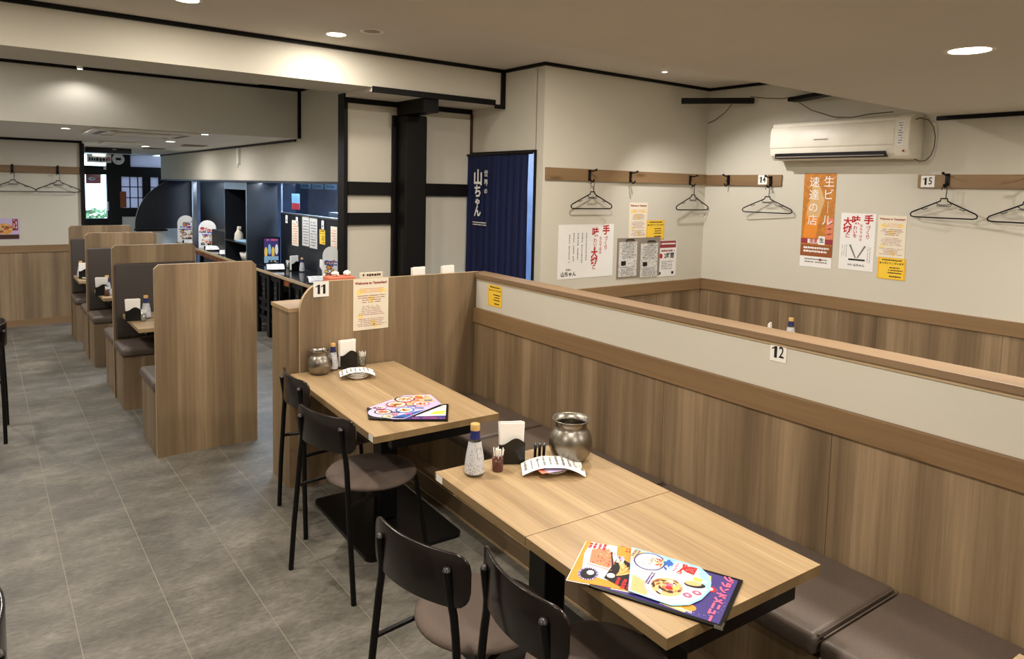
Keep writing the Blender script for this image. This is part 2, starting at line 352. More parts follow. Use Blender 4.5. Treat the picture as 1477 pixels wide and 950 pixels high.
trim('trim_7', 'black trim along the top of the rear beam', (-2.6, 2.78, 7.47, 7.4935, ZM-.026, ZM-.0005), (2.77, 2.7995, 7.47, 7.4935, ZL, ZM-.027), (2.779, 2.7995, 6.2, 7.469, ZM-.026, ZM-.0005))
trim('trim_8', 'black trim between low ceiling and header wall', (2.78, 2.7995, 7.61, 14.74, ZL-.026, ZL-.001))
trim('trim_9', 'black trim around the far wall', (-2.6, 1.09, 10.576, 10.5955, ZL-.03, ZL-.0005), (1.06, 1.11, 10.56, 10.5955, 0, ZL-.031))
# half timbering
trim('trim_10', 'black timber post at the end of the half-timbered wall', (2.387, 2.42, YH-.021, YH+.10, 0, 2.583), mat='trim_black')
trim('trim_11', 'upper black timber rail', (2.421, CX-.03, YH-.03, YH-.0005, 1.766, 1.876))
trim('trim_12', 'lower black timber rail', (2.421, 2.823, YH-.03, YH-.0005, 1.52, 1.62))
trim('trim_14', 'thin dark wooden edge in the wall corner', (CX-.012, CX-.0005, YH-.03, YH-.0005, 0, 2.509), mat='ink_darkbrown')
pl = thing('pillar', 'thick black boxed pillar in front of the half-timbered wall', 'pillar', (2.86, 5.26, 0))
MB().box(0, .21, 0, .144, 0, 2.44, 'trim_black').build('shaft', pl, bevel=.015)
MB().box(-.036, .235, .145, .18, 0, 2.44, 'trim_black').build('back_board', pl)
MB().box(.0, .136, -.295, .15, 2.4405, 2.552, 'trim_black').build('top_block', pl)

# wainscot: panels, rail, cap
def wains(parent, M, x0, x1, ztop, zrail, step, across, base=True, lam='laminate'):
    k = 0; x = x0; n = max(1, round((x1-x0)/step)); st = (x1-x0)/n; cache = None
    for i in range(n):
        o = MB().box(x0+i*st+.001, x0+(i+1)*st-.001, 0, zrail, .0005, .014, lam, ).build('panel', parent)
        # grain runs along object Z: rebuild in upright frame
        o.data.transform(M); o.matrix_local = Matrix()
    r = MB().box(x0, x1, zrail, ztop, .0005, .026, 'rail_wood').build('chair_rail', parent, bevel=.002); r.data.transform(M)
    r.data.materials[0] = MATS['rail_wood_across' if across else 'rail_wood']
    if base:
        q = MB().box(x0, x1, 0, .08, .0145, .024, 'rail_wood').build('baseboard', parent); q.data.transform(M)
        q.data.materials[0] = MATS['rail_wood_across' if across else 'rail_wood']
wains(wl, T(XW, 0, 0) @ FW, -YN+.001, 2.5, 1.013, .91, .91, False)
wains(wb, T(0, YN, 0) @ FS, CX+.02, XW-.027, 1.013, .91, .91, True)
wains(wf, T(0, 10.596, 0) @ FS, -2.6, 1.05, 1.009, .92, .91, True)

# partition 12
PM = T(2.785, 4.066, 0) @ RZ(-.03)
pa = thing('partition_wall', 'long low partition with wood panels, cream top band and sloping-away cap beside the near tables', 'partition', M=PM)
PL = 6.2
MB().box(.0, .10, -PL, .10, .0, 1.222, 'cream_paper').build('core', pa)
n = 7; st = PL/n
for i in range(n): MB().box(-.014, -.0005, -(i+1)*st+.001, -i*st-.001 if i else -.001, 0, .91, 'laminate').build('panel', pa)
MB().box(-.026, -.0005, -PL, -.001, .9105, 1.013, 'rail_wood').build('chair_rail', pa, bevel=.002)
MB().box(-.016, .125, -PL, .10, 1.2225, 1.251, 'cap_wood').build('cap', pa, bevel=.002)
MB().box(-.006, -.0005, -PL, -.001, 1.208, 1.2222, 'laminate_edge').build('bead', pa)
for i in range(n): MB().box(.1005, .114, -(i+1)*st+.001, -i*st-.001, 0, .91, 'laminate').build('panel', pa)

# end panel 11 with rounded corner
def arcpts(cx, cy, r, a0, a1, n=10): return [(cx+r*math.cos(a0+(a1-a0)*i/n), cy+r*math.sin(a0+(a1-a0)*i/n)) for i in range(n+1)]
ep = thing('end_panel', 'wood end panel with a rounded corner carrying table number 11', 'partition', (1.517, 4.068, 0))
W11 = 2.785-1.517+.02
MB().prism([(0, 0), (W11, 0), (W11, 1.262)]+arcpts(.17, 1.262-.17, .17, PI/2, PI), -.028, 0, 'laminate', FS, side='laminate_edge').build('panel', ep)
cb = thing('side_cabinet', 'low wood box behind the end panel, its pale top seen left of number 11', 'cabinet', (1.46, 4.10, 0))
MB().box(0, 1.29, 0, .30, 0, 1.085, 'laminate').build('body', cb)
MB().box(-.006, 1.295, -.003, .303, 1.0855, 1.108, 'oak_top_across').build('top', cb)

# booth row
BY = [5.05, 6.69, 8.31, 9.65]; BX = [.905, .88, .86, .835]
bl = ['wooden booth divider nearest the camera, plain wood face', 'second booth divider from the camera, brown padded backrest', 'third booth divider from the camera, brown padded backrest', 'farthest booth divider, beside the far wall']
def divider(i):
    t = thing('booth_divider', bl[i], 'partition', (BX[i], BY[i], 0), 0, 'booth dividers in the left row')
    c = .028; w_ = .66; h = 1.298
    MB().prism([(0, 0), (w_, 0), (w_, h-c), (w_-c, h), (c, h), (0, h-c)], -.03, 0, 'laminate', FS, side='laminate_edge').build('panel', t)
    if i: MB().box(.015, .655, -.035, -.001, .512, 1.145, 'cushion_back').build('backrest', t, bevel=.015, seg=4)
    if i < 3: MB().box(.015, .655, .031, .065, .512, 1.145, 'cushion_back').build('backrest', t, bevel=.015, seg=4)
    return t
for i in range(4): divider(i)
def booth_bench(x, y0, y1, lab):
    t = thing('booth_bench', lab, 'bench', (x, y0, 0), 0, 'booth benches in the left row')
    MB().box(.004, .65, 0, y1-y0, 0, .43, 'laminate').build('base', t)
    fr = 'in front' in lab
    MB().box(-.012, .66, -.02 if fr else .002, y1-y0-(.002 if fr else -.02), .431, .508, 'bench_vinyl').build('seat_cushion', t, bevel=.03, seg=5)
booth_bench(.905, 5.083, 5.587, 'booth bench behind the nearest divider')
booth_bench(.885, 6.27, 6.652, 'booth bench in front of the second divider')
booth_bench(.885, 6.722, 7.249, 'booth bench behind the second divider')
booth_bench(.868, 7.88, 8.272, 'booth bench in front of the third divider')
booth_bench(.862, 8.342, 8.80, 'booth bench behind the third divider')
booth_bench(.842, 9.21, 9.612, 'booth bench in front of the farthest divider')
def booth_table(x, y0, y1, lab):
    t = thing('booth_table', lab, 'table', (x, y0, 0), 0, 'small oak tables in the booth row')
    MB().box(0, .60, 0, y1-y0, .69, .72, 'oak_top_across').build('tabletop', t, bevel=.002)
    MB().box(.25, .35, .14, .24, .02, .66, 'steel_black').build('column', t)
    MB().box(.08, .54, .03, .34, 0, .02, 'steel_black').build('foot_plate', t, bevel=.006)
    MB().box(.06, .54, .04, .5, .66, .6895, 'steel_black').build('underframe', t)
booth_table(.945, 5.90, 6.645, 'oak table in the nearest booth')
booth_table(.925, 7.62, 8.265, 'oak table in the middle booth')
booth_table(.865, 9.02, 9.605, 'oak table in the farthest booth')

# ------------------------------------------------------------------ long bench by the partition
bb = thing('wall_bench', 'wooden base box with projecting plinth under the wall bench', 'bench', M=PM)
MB().box(-.535, -.016, -PL, -.02, .105, .335, 'laminate').build('front_board', bb)
MB().box(-.65, -.016, -PL, -.02, 0, .104, 'laminate_side').build('plinth', bb)
MB().box(-.653, -.645, -PL, -.02, .1045, .108, 'laminate_edge').build('edge_strip', bb)
MB().box(-.655, -.6505, -PL, -.02, 0, .012, 'laminate_edge').build('floor_bead', bb)
ys = [-.03, -.83, -1.83, -2.955, -3.99, -5.1, -6.1]
lb = ['brown vinyl bench cushion against the end panel', 'brown vinyl bench cushion behind table 11, second from the end panel', 'brown vinyl bench cushion behind the table carrying the bottle', 'brown vinyl bench cushion lit beside the near table corner', 'nearest lit brown vinyl bench cushion at the lower right', 'brown vinyl bench cushion out of frame']
for i in range(5):
    y1, y0 = ys[i]-.004, ys[i+1]+.006
    t = thing('bench_cushion', lb[i], 'cushion', M=PM @ T(-.56, y0, .336), group='brown cushions on the wall bench')
    L = y1-y0
    pd = MB().box(0, .543, 0, L, 0, .078, 'bench_vinyl').build('padding', t, bevel=.028, seg=5)
    r = .074
    for yy in (.004, L-.004): MB().tube([(.03, yy, r), (.515, yy, r)], .0035, 'bench_vinyl', 6).build('piping', pd)

# ------------------------------------------------------------------ tables
TW = .674
def table(name_lab, x, y, L, rz, tagx=False, cols=(.5,), near_bar=True):
    t = thing('dining_table', name_lab, 'table', (x, y, 0), rz, 'oak-topped tables on black steel bases')
    top = MB().box(0, TW, 0, L, .7185, .72, 'oak_top').box(0, TW, 0, L, .688, .7185, 'oak_edge').build('tabletop', t)
    if tagx:
        s_ = MB().box(-.0012, -.0002, L-.06, L-.012, .690, .7175, 'white_card')
        if L > 1: s_ = MB().box(-.0012, -.0002, .012, .06, .690, .7175, 'white_card')
        s_.build('sticker', top)
    for c in cols:
        MB().box(TW/2-.05, TW/2+.05, c*L-.055, c*L+.055, .021, .66, 'steel_black').build('column', t, bevel=.006)
    MB().box(.13, TW-.13, .02, L-.02, .66, .6878, 'steel_black').build('underframe', t)
    if near_bar: MB().box(.09, TW-.12, .004, .045, .645, .6875, 'steel_black').build('crossbar', t)
    wx = .27; wy = min(.36, L/2-.03) if L < 1 else .40
    MB().prism([(TW/2+a*(wx-.04)+.04*math.cos(b_), L/2+c*(wy-.04)+.04*math.sin(b_)) for a, c, q in ((1, 1, 0), (-1, 1, 1), (-1, -1, 2), (1, -1, 3)) for b_ in [q*PI/2+k*PI/8 for k in range(5)]], 0, .02, 'steel_black').build('foot_plate', t, bevel=.005)
    return t
A12 = -.046
def tp(x, y, i, j): return (x+i*math.cos(A12)-j*math.sin(A12), y+i*math.sin(A12)+j*math.cos(A12))
x1, y1 = 1.365, 1.109
table('nearest full oak table, open menus hanging over its edge', x1, y1, .616, A12)
x2, y2 = tp(x1, y1, 0, .6195)
table('middle oak table holding the sauce bottle and large steel pot, pushed against the nearest table', x2, y2, .616, A12, True, near_bar=False)
table('long oak table 11 against the numbered end panel', 1.395, 2.831, 1.233, A12, True)
x3, y3 = tp(x1, y1, .055, -1.13)
table('oak table whose corner just shows at the lower right', x3-.02, y3, .616, A12, near_bar=False)

# ------------------------------------------------------------------ chairs
def make_chair():
    t = thing('chair', '', 'chair', (0, 0, 0), 0, 'round-seat chairs with curved dark backrests')
    for s in (-1, 1):
        MB().tube([(-.302, s*.230, 0), (-.300, s*.205, .25), (-.292, s*.168, .58), (-.291, s*.158, .64), (-.295, s*.150, .68), (-.310, s*.145, .775)], .0125, 'steel_black', 10).lathe([(.001, .012), (.009, .010), (.0128, 0)], 'cap_grey', 10, (-.310, s*.145, .775)).build('rear_leg', t)
        MB().tube([(.205, s*.195, 0), (.15, s*.150, .43)], .0115, 'steel_black', 10).build('front_leg', t)
    MB().tube([(-.297, -.185, .428), (.13, -.125, .428), (.13, .125, .428), (-.297, .185, .428)], .009, 'steel_black', 8).build('seat_frame', t)
    MB().lathe([(0, .438), (.18, .438), (.205, .440), (.217, .448), (.219, .456), (.210, .466), (.185, .472), (.1, .475), (0, .476)], 'chair_fabric', 40).build('seat', t)
    # curved plywood back
    R = .46; n = 18; mb = MB(); hw = .215; z0, z1, c = .665, .825, .05; th = .010
    pts = []
    def zt(y):
        e = hw-abs(y)
        if e < c: d = c-math.sqrt(max(0, c*c-(c-e)**2)); return z0+d, z1-d
        return z0, z1
    us = [-hw, -hw+.004, -hw+.012, -hw+.026, -hw+.05]+[(-hw+.05)+(2*hw-.1)*k/n for k in range(1, n)]+[hw-.05, hw-.026, hw-.012, hw-.004, hw]
    vs = []
    for y in us:
        a = y/R; a_, b_ = zt(y)
        for rr in (R, R-th):
            cx = -.310+R-.016
            for z in (a_, b_): vs.append((cx-rr*math.cos(a), rr*math.sin(a), z))
    fs = []; m_ = len(us)
    for i in range(m_-1):
        o, q = i*4, (i+1)*4
        fs += [(o, o+1, q+1, q), (o+2, q+2, q+3, o+3), (o+1, o+3, q+3, q+1), (o, q, q+2, o+2)]
    fs += [(0, 2, 3, 1), ((m_-1)*4, (m_-1)*4+1, (m_-1)*4+3, (m_-1)*4+2)]
    mb.add(vs, fs, 'dark_ply', True); bkr = mb.build('backrest', t, bevel=.002)
    for s in (-1, 1):
        MB().lathe([(.0, .004), (.006, .003), (.007, 0)], 'chrome', 10, M=T(-.291, s*.148, .735) @ Matrix.Rotation(PI/2, 4, 'Y')).build('bolt', bkr)
    return t
FCH = (-.305, 2.03, 0)
ch = make_chair()
place(ch, (1.502, 3.072, 0), .271, 'chair tucked at the near half of table 11, brown round seat showing')
place(copy_tree(ch), (1.627, 3.674, 0), -.039, 'chair at the far half of table 11, next to the end panel')
place(copy_tree(ch), (1.290, 1.823, 0), .225, 'chair at the middle table, brown round seat fully lit')
place(copy_tree(ch), (1.414, 1.395, 0), -.081, 'chair at the nearest table, closest to the camera')
place(copy_tree(ch), (-.19, 6.15, 0), PI-.05, 'chair cut by the left picture edge, standing on the open floor')
place(copy_tree(ch), FCH, PI, 'chair of which only a leg shows at the lower left picture edge')

# ------------------------------------------------------------------ table-top things
def bottle(loc, lab, h=.155):
    t = thing('sauce_bottle', lab, 'bottle', loc, random.uniform(-1, 1), 'clear sauce bottles with tan caps')
    k = h/.155
    MB().lathe([(0, .002), (.024*k, .001), (.0285*k, .006*k), (.029*k, .03*k), (.026*k, .06*k), (.018*k, .105*k), (.0135*k, .125*k), (.0125*k, .142*k), (.0, .142*k)], 'bottle_glass', 24).build('glass_body', t)
    MB().lathe([(.0292*k, .010*k), (.0295*k, .03*k), (.0265*k, .06*k), (.0186*k, .104*k)], 'bottle_label', 24).build('label', t)
    MB().lathe([(.0165*k, .112*k), (.0142*k, .1245*k), (.0132*k, .138*k)], 'navy_label', 24).build('neck_label', t)
    MB().lathe([(.0140*k, .137*k), (.0142*k, .154*k), (.013*k, .156*k), (0, .156*k)], 'cork_tan', 24).build('cap', t)
    return t
def pot(loc, lab, k=1):
    t = thing('steel_pot', lab, 'pot', loc, 0, 'round-bellied steel pots')
    pr = [(0, 0), (.045, 0), (.055, .006), (.070, .028), (.078, .055), (.077, .08), (.070, .102), (.060, .116), (.0555, .123), (.056, .134), (.062, .146), (.068, .151), (.0685, .1535), (.063, .151), (.052, .140), (.050, .13), (.055, .118), (.066, .09), (.066, .05), (.05, .01), (0, .008)]
    MB().lathe([(r*k, z*k) for r, z in pr], 'steel', 40).build('body', t); return t
def napkins(loc, rz, lab, k=1, style=0):
    t = thing('napkin_holder', lab, 'napkin holder', loc, rz, 'black holders with white paper napkins')
    xs = [-.048+.096*i/14 for i in range(15)]
    prof = [(x, .085+.012*math.sin((x+.012)*60)) for x in xs]
    pts = [(-.048, 0), (.048, 0)]+prof[::-1]
    for dy in (-.022, .019): MB().prism([(a*k, b*k) for a, b in pts], -.003, 0, 'black_plastic', T(0, dy*k, 0) @ FS).build('side_plate', t)
    MB().box(-.048*k, .048*k, -.018*k, .018*k, 0, .012, 'black_plastic').build('tray', t)
    for i in range(5):
        y = (-.012+.006*i)*k
        MB().box(-.045*k, .043*k, y-.0022, y+.0022, .0125, (.148+.009*math.sin(i*2.2))*k, 'napkin', Matrix.Rotation(.07*math.sin(i*3), 4, 'Y') @ Matrix.Rotation(-.05+.025*i, 4, 'X')).build('napkin', t, bevel=.001)
    return t
def picks(loc, lab, clear=False):
    t = thing('toothpick_cup', lab, 'cup', loc, 0, 'cups of wrapped toothpicks')
    MB().lathe([(0, 0), (.021, 0), (.022, .004), (.023, .066), (.0215, .066), (.0205, .006), (0, .006)], 'amber_plastic' if not clear else 'bottle_glass', 20).build('cup', t)
    rnd = random.Random(3); mb = MB()
    for i in range(22):
        a = rnd.uniform(0, 2*PI); r = rnd.uniform(.002, .012); b_ = rnd.uniform(-.006, .006)
        mb.tube([(r*math.cos(a), r*math.sin(a), .007), (r*math.cos(a)*1.7+b_, r*math.sin(a)*1.7, .088+rnd.uniform(-.008, .008))], .0024, 'napkin', 5)
    tag(mb.build('toothpicks', t), kind='stuff'); return t
def plate(loc, lab, grp='small round plates on the tables', r=.06):
    return tag(MB().lathe([(0, .004), (r*.5, .003), (r*.55, 0), (r*.62, 0), (r*.7, .006), (r, .016), (r*1.0, .018), (r*.97, .0185), (r*.68, .010), (r*.5, .006), (0, .006)], 'ceramic', 36).build('plate', None, T(*loc)), lab, 'plate', grp)
def drape(loc, rz, L, W, lab, sag=.03, zt=.0, mat='paper_white', seed=1, rows=9, warp=.3):
    # sheet resting on plates: centre up, both ends bending down
    t = tag(MB().build('order_sheet'), lab, 'paper', 'handwritten sheets lying on the plates')
    t.matrix_world = T(*loc) @ RZ(rz)
    nx, ny = 20, 6; vs = []; fs = []; top = lambda x, y: -sag*max(0, (abs(x)/(L/2)-warp)/(1-warp))**1.6*(1+.35*math.sin(7*y/W)*(x > 0)) + .003*math.sin(x*40)*math.cos(y*25)
    for th in (0, -.0006):
        for i in range(nx+1):
            for j in range(ny+1):
                x = -L/2+L*i/nx; y = -W/2+W*j/ny; vs.append((x, y, top(x, y)+th))
    N = (nx+1)*(ny+1)
    for i in range(nx):
        for j in range(ny):
            a = i*(ny+1)+j; fs.append((a, a+ny+1, a+ny+2, a+1)); fs.append((a+N, a+1+N, a+ny+2+N, a+ny+1+N))
    mb = MB().add(vs, fs, mat, True); me = mb.build('tmp'); t.data = me.data; bpy.data.objects.remove(me)
    rnd = random.Random(seed); mb = MB()
    for c in range(rows):
        x = -L/2+L*(c+.6)/rows; y = W/2-W*.1*rnd.uniform(.6, 1.6)
        while y > -W/2+W*.12*rnd.uniform(.6, 2.6):
            d = W*.05*rnd.uniform(.7, 1.2); w_ = L/rows*.25*rnd.uniform(.3, 1.2)
            q = [(x-w_, y-d*.8), (x+w_, y-d*.6), (x+w_*.8, y-d*.1), (x-w_*.6, y-d*.25)]
            mb.add([(a, b_, top(a, b_)+.0011) for a, b_ in q], [(0, 1, 2, 3)], 'ink_black'); y -= d*1.25
    mb.build('handwriting', t); return t
TZ = .7202
bottle((1.537, 2.235, TZ), 'sauce bottle at the corner of the middle table, front left of the toothpicks', .205)
picks((1.636, 2.215, TZ), 'brown cup of wrapped toothpicks beside the bottle on the middle table')
napkins((1.735, 2.255, TZ), -.55, 'black napkin holder on the middle table, between toothpicks and steel pot', 1.12)
pot((1.958, 2.140, TZ), 'large steel pot on the middle table', 1.17)
plate((1.815, 2.085, TZ), 'plate under the handwritten sheet on the middle table')
plate((1.815, 2.085, TZ+.007), 'upper plate under the handwritten sheet on the middle table')
drape((1.815, 2.085, TZ+.040), -.60, .25, .125, 'white handwritten sheet draped over plates on the middle table', .032, seed=4, rows=10, warp=.25)
sp = tag(MB().box(-.07, .06, -.045, .045, 0, .0012, 'ink_salmon').box(-.045, .07, -.05, .03, .0013, .0022, 'ink_lilac').build('leaflet', None, T(1.80, 2.07, TZ+.0268) @ RZ(-.2)), 'small colourful leaflet between plate and handwritten sheet', 'paper')
for i, dx in enumerate((0, .016, .032)):
    pass
cs = thing('spoon_rest', 'row of three short black sticks behind the handwritten sheet', 'utensils', (1.845, 2.215, TZ), -.6)
for i in range(3): MB().box(-.02+.018*i, -.009+.018*i, -.02, .0, 0, .085, 'black_plastic', Matrix.Rotation(.25, 4, 'X')).build('stick', cs, bevel=.002)
pot((1.605, 3.985, TZ), 'steel pot on table 11 by the end panel', .95)
bottle((1.705, 4.025, TZ), 'sauce bottle on table 11 beside the steel pot', .165)
napkins((1.80, 4.025, TZ), -.05, 'black napkin holder on table 11 against the end panel', 1.15)
picks((1.895, 4.02, TZ), 'cup of wrapped toothpicks on table 11, right of the napkin holder', True)
for i, s in enumerate(('lowest', 'middle', 'top')): plate((1.752, 3.775, TZ+.011*i), s+' plate of the stack on table 11')
drape((1.755, 3.79, TZ+.045), -.35, .20, .12, 'white handwritten sheet crowning the plate stack on table 11', .022, seed=9, rows=8)

for k, (bx, by, nx_, ny_, cx_, cy_, w_) in enumerate(((1.075, 6.35, .975, 6.31, 1.035, 6.24, 'nearest'), (.985, 7.83, .945, 7.84, .975, 7.76, 'middle'), (.915, 9.36, .95, 9.28, .935, 9.40, 'farthest'))):
    bottle((bx, by, TZ), 'sauce bottle on the '+w_+' booth table', .19)
    napkins((nx_-.005, ny_-.015, TZ), -.2, 'black napkin holder on the '+w_+' booth table', 1.15)
    picks((cx_, cy_, TZ), 'toothpick cup on the '+w_+' booth table', k == 0)
plate((.97, 9.20, TZ), 'plate on the farthest booth table')
# ------------------------------------------------------------------ menus
def art(mb, z, seed, x0, y0, x1, y1, n=8, M=None):
    rnd = random.Random(seed); pal = ['ink_orange', 'ink_pink', 'ink_red', 'ink_tan', 'ink_lightblue', 'ink_yellow', 'ink_salmon', 'ink_brown']
    for i in range(n*3):
        r = rnd.uniform(.06, .15)*min(x1-x0, y1-y0); cx = rnd.uniform(x0+r, x1-r); cy = rnd.uniform(y0+r, y1-r)
        mb.disc(cx, cy, r*1.3, r, z+.0001*i, rnd.choice(['ink_darkbrown', 'ink_purple', 'ink_white', 'ink_black', 'ink_white']), 12, M, a=rnd.uniform(-.4, .4))
        mb.disc(cx, cy, r*.95, r*.7, z+.0001*i+.00004, rnd.choice(pal), 10, M)
        for k in range(3): mb.disc(cx+rnd.uniform(-.6, .6)*r, cy+rnd.uniform(-.4, .4)*r, r*.25, r*.16, z+.0001*i+.00007, rnd.choice(pal+['ink_white', 'ink_black']), 6, M)
def quadM(o, ux):   # frame on a table: origin o, x axis direction ux, z up
    a = math.atan2(ux[1], ux[0]); return T(*o) @ RZ(a)
# big menu: from back-left (1.422,1.368) corner .. ; long axis points toward camera-left to lower right
# black binder: corners (1.625,1.485) (1.77,1.156) (1.517,1.058) (1.36,1.40)
a = math.atan2(1.156-1.485, 1.770-1.625)
BM = T(1.360, 1.392, TZ) @ RZ(a)           # x along length, y to the upper right
bi = thing('menu_binder', 'black-edged menu binder with purple cover lying under the leaflets on the nearest table', 'menu', M=BM)
LB, WB = .375, .265
MB().box(0, LB, 0, WB, 0, .006, 'steel_black').box(.01, LB-.012, .012, WB-.012, .006, .0066, 'ink_purple').build('cover', bi, bevel=.0008)
mb = MB()
for p in ([(.20, .02), (.27, .015), (.29, .05), (.23, .07)], [(.26, .17), (.30, .19), (.29, .235), (.255, .24)]): mb.poly(p, .0069, 'ink_yellow')
mb.disc(.275, .045, .02, .016, .0070, 'ink_orange'); mb.disc(.298, .165, .024, .018, .0071, 'ink_red', 9); mb.disc(.300, .165, .012, .009, .0072, 'ink_white', 9)
mb.poly([(.285, .10), (.30, .12), (.285, .14), (.27, .12)], .0070, 'ink_lilac')
scrib(mb, .20, .018, .29, .03, 2, 'ink_white', .0073, seed=2)
for k in range(26):
    aa = k*.24; mb.rect(.30+.055*math.cos(aa), .10+.075*math.sin(aa), .30+.055*math.cos(aa)+.004, .10+.075*math.sin(aa)+.0012, .0069, 'ink_lilac')
mb.build('cover_print', bi)
text('グランドメニュー', .031, 'ink_pink', bi, .336, .133, .0078, bold=.06, name='cover_lettering', rot=-PI/2, M=Matrix.Identity(4))
MB().box(LB-.022, LB+.001, -.001, .004, -.0005, .0072, 'chrome').box(LB-.004, LB+.001, .004, .022, -.0005, .0072, 'chrome').build('metal_corner', bi)
# summer leaflet on top (rounded)
LM = BM @ T(0, 0, .0158) @ Matrix.Rotation(.022, 4, 'Y')
sl = thing('menu_leaflet', 'white and blue summer menu leaflet with rounded end, lying on the black binder', 'menu', M=LM)
pts = [(.036, .258), (.110, .022), (.235, .020), (.275, .050), (.297, .095), (.307, .150), (.300, .195), (.283, .232), (.250, .262), (.15, .262)]
MB().prism(pts, 0, .0008, 'ink_lightblue').build('sheet', sl)
rnd = random.Random(11); mb = MB(); P1, P2 = (.112, .205), (.197, .100)
mb.poly([(.040, .254), (.112, .026), (.23, .024), (.268, .054), (.290, .098), (.298, .15), (.270, .185), (.255, .235), (.10, .240)], .0010, 'paper_white')
mb.poly([(.092, .11), (.114, .028), (.16, .026), (.16, .085)], .0012, 'ink_tan'); mb.poly([(.045, .25), (.062, .19), (.085, .20), (.08, .25)], .0012, 'ink_tan')
def bowl(c, rx, ry, rim, fill, n, cols):
    mb.disc(c[0], c[1], rx*1.12, ry*1.12, .0013, rim, 30); mb.disc(c[0], c[1], rx, ry, .0014, 'ink_white', 30); mb.disc(c[0], c[1], rx*.8, ry*.8, .0015, fill, 26)
    for k in range(n):
        aa = rnd.uniform(0, 6.28); q = rnd.uniform(.1, .75); mb.disc(c[0]+q*rx*math.cos(aa), c[1]+q*ry*math.sin(aa), rx*.17, rx*.07, .0016+.00001*k, rnd.choice(cols), 7, a=aa+1.3)
bowl(P1, .042, .046, 'ink_purple', 'ink_white', 10, ['ink_lilac', 'ink_white', 'ink_tan'])
bowl(P2, .055, .060, 'ink_lilac', 'ink_tan', 60, ['ink_darkbrown', 'ink_tan', 'ink_white', 'ink_brown', 'ink_darkbrown', 'ink_salmon'])
mb.disc(P2[0]+.008, P2[1]-.002, .010, .009, .0024, 'ink_red', 12); mb.disc(P2[0]+.004, P2[1]+.012, .010, .008, .0023, 'ink_pink', 10); mb.disc(P2[0]+.022, P2[1]+.006, .010, .010, .0023, 'ink_yellow', 9)
for k in range(30): mb.disc(.132+rnd.uniform(-.018, .018), .212+rnd.uniform(-.022, .022), .006, .0026, .0020+.00001*k, rnd.choice(['ink_brown', 'ink_orange', 'ink_tan', 'ink_red', 'ink_salmon']), 6, a=rnd.uniform(0, 3))
for k in range(22): mb.disc(.165+rnd.uniform(-.012, .012), .222+rnd.uniform(-.030, .028), .010, .004, .0019+.00001*k, 'ink_blue' if k % 4 else 'ink_lightblue', 9, a=rnd.uniform(.8, 2.4))
mb.poly([(.180, .19), (.248, .19), (.25, .245), (.18, .25)], .0012, 'ink_white')
for p, q in ((.258, .092), (.278, .118)): mb.disc(p, q, .014, .012, .0016, 'ink_pink', 12); mb.disc(p, q, .005, .004, .0018, 'ink_white', 7)
mb.disc(.262, .155, .030, .016, .0016, 'ink_black', 16, a=.3); mb.disc(.256, .160, .024, .013, .0017, 'ink_tan', 16, a=.3); mb.rect(.250, .178, .275, .196, .0016, 'ink_yellow'); mb.disc(.283, .186, .008, .007, .0016, 'ink_white', 8)
scrib(mb, .135, .085, .150, .150, 2, 'ink_purple', .0027, .75, vert=True, seed=5, gap=0, rag=0); scrib(mb, .050, .205, .072, .25, 2, 'ink_grey', .0019, .75, vert=True, gap=0)
scrib(mb, .184, .195, .195, .245, 1, 'ink_pink', .0016, .8, vert=True, gap=0, rag=0)
mb.build('food_print', sl)
text('夏', .046, 'ink_red', sl, .222, .226, .0022, bold=.04, rot=-PI/2); text('の', .020, 'ink_red', sl, .205, .195, .0022, bold=.03, rot=-PI/2)
# orange leaflet further left
a2 = math.atan2(1.452-1.585, 1.332-1.533)
OM = T(1.345, 1.468, TZ+.0005) @ RZ(a+.16)
# sheet corners in world: (1.332,1.452)-(1.533,1.585) is its left edge
ux = Vector((1.533-1.332, 1.585-1.452, 0)).normalized(); ang = math.atan2(ux.y, ux.x)
OM = T(1.332, 1.452, TZ+.004) @ RZ(ang) @ Matrix.Rotation(-.022, 4, 'X')
ol = thing('menu_leaflet', 'orange menu leaflet with rice dish and dumplings, leftmost of the menus on the nearest table', 'menu', M=OM)
WO, LO = .243, .205
MB().prism([(0, -LO), (WO, -LO), (WO, 0), (0, 0)], 0, .0016, 'ink_orange').prism([(-.003, -LO), (WO-.002, -LO), (WO-.002, .003), (-.003, .003)], -.0012, -.0002, 'paper_white').build('sheet', ol)
mb = MB(); z = .0018
mb.poly([(.03, -.13), (.24, -.10), (.24, -.015), (.16, -.012), (.05, -.03)], z, 'paper_white')
mb.poly([(.085, -.115), (.105, -.03), (.20, -.02), (.235, -.085), (.13, -.13)], z+.0001, 'ink_white'); mb.poly([(.10, -.10), (.115, -.038), (.195, -.028), (.215, -.08), (.13, -.115)], z+.0002, 'ink_salmon')
for k in range(40): mb.disc(.155+rnd.uniform(-.045, .045), -.07+rnd.uniform(-.032, .032), .004, .0025, z+.0003+.00001*k, rnd.choice(['ink_orange', 'ink_brown', 'ink_tan', 'ink_red', 'ink_green']), 6)
mb.disc(.05, -.05, .036, .030, z+.0003, 'ink_purple', 18); mb.disc(.05, -.05, .03, .022, z+.0004, 'ink_black', 16); mb.disc(.058, -.055, .013, .011, z+.0005, 'ink_white', 10)
mb.poly([(.042, -.098), (.0, -.175), (.118, -.198), (.180, -.115)], z+.0002, 'ink_black')
for k in range(7): mb.disc(.085+.008*k, -.150+.003*k, .028, .006, z+.0003+.00002*k, 'ink_orange' if k % 2 else 'ink_tan', 9, a=-.9+.22*k)
mb.disc(.062, -.115, .013, .012, z+.0005, 'ink_white', 12); scrib(mb, .02, -.19, .06, -.13, 3, 'ink_red', z+.0006, vert=False, seed=4); scrib(mb, .14, -.14, .17, -.11, 2, 'ink_white', z+.0006, seed=4)
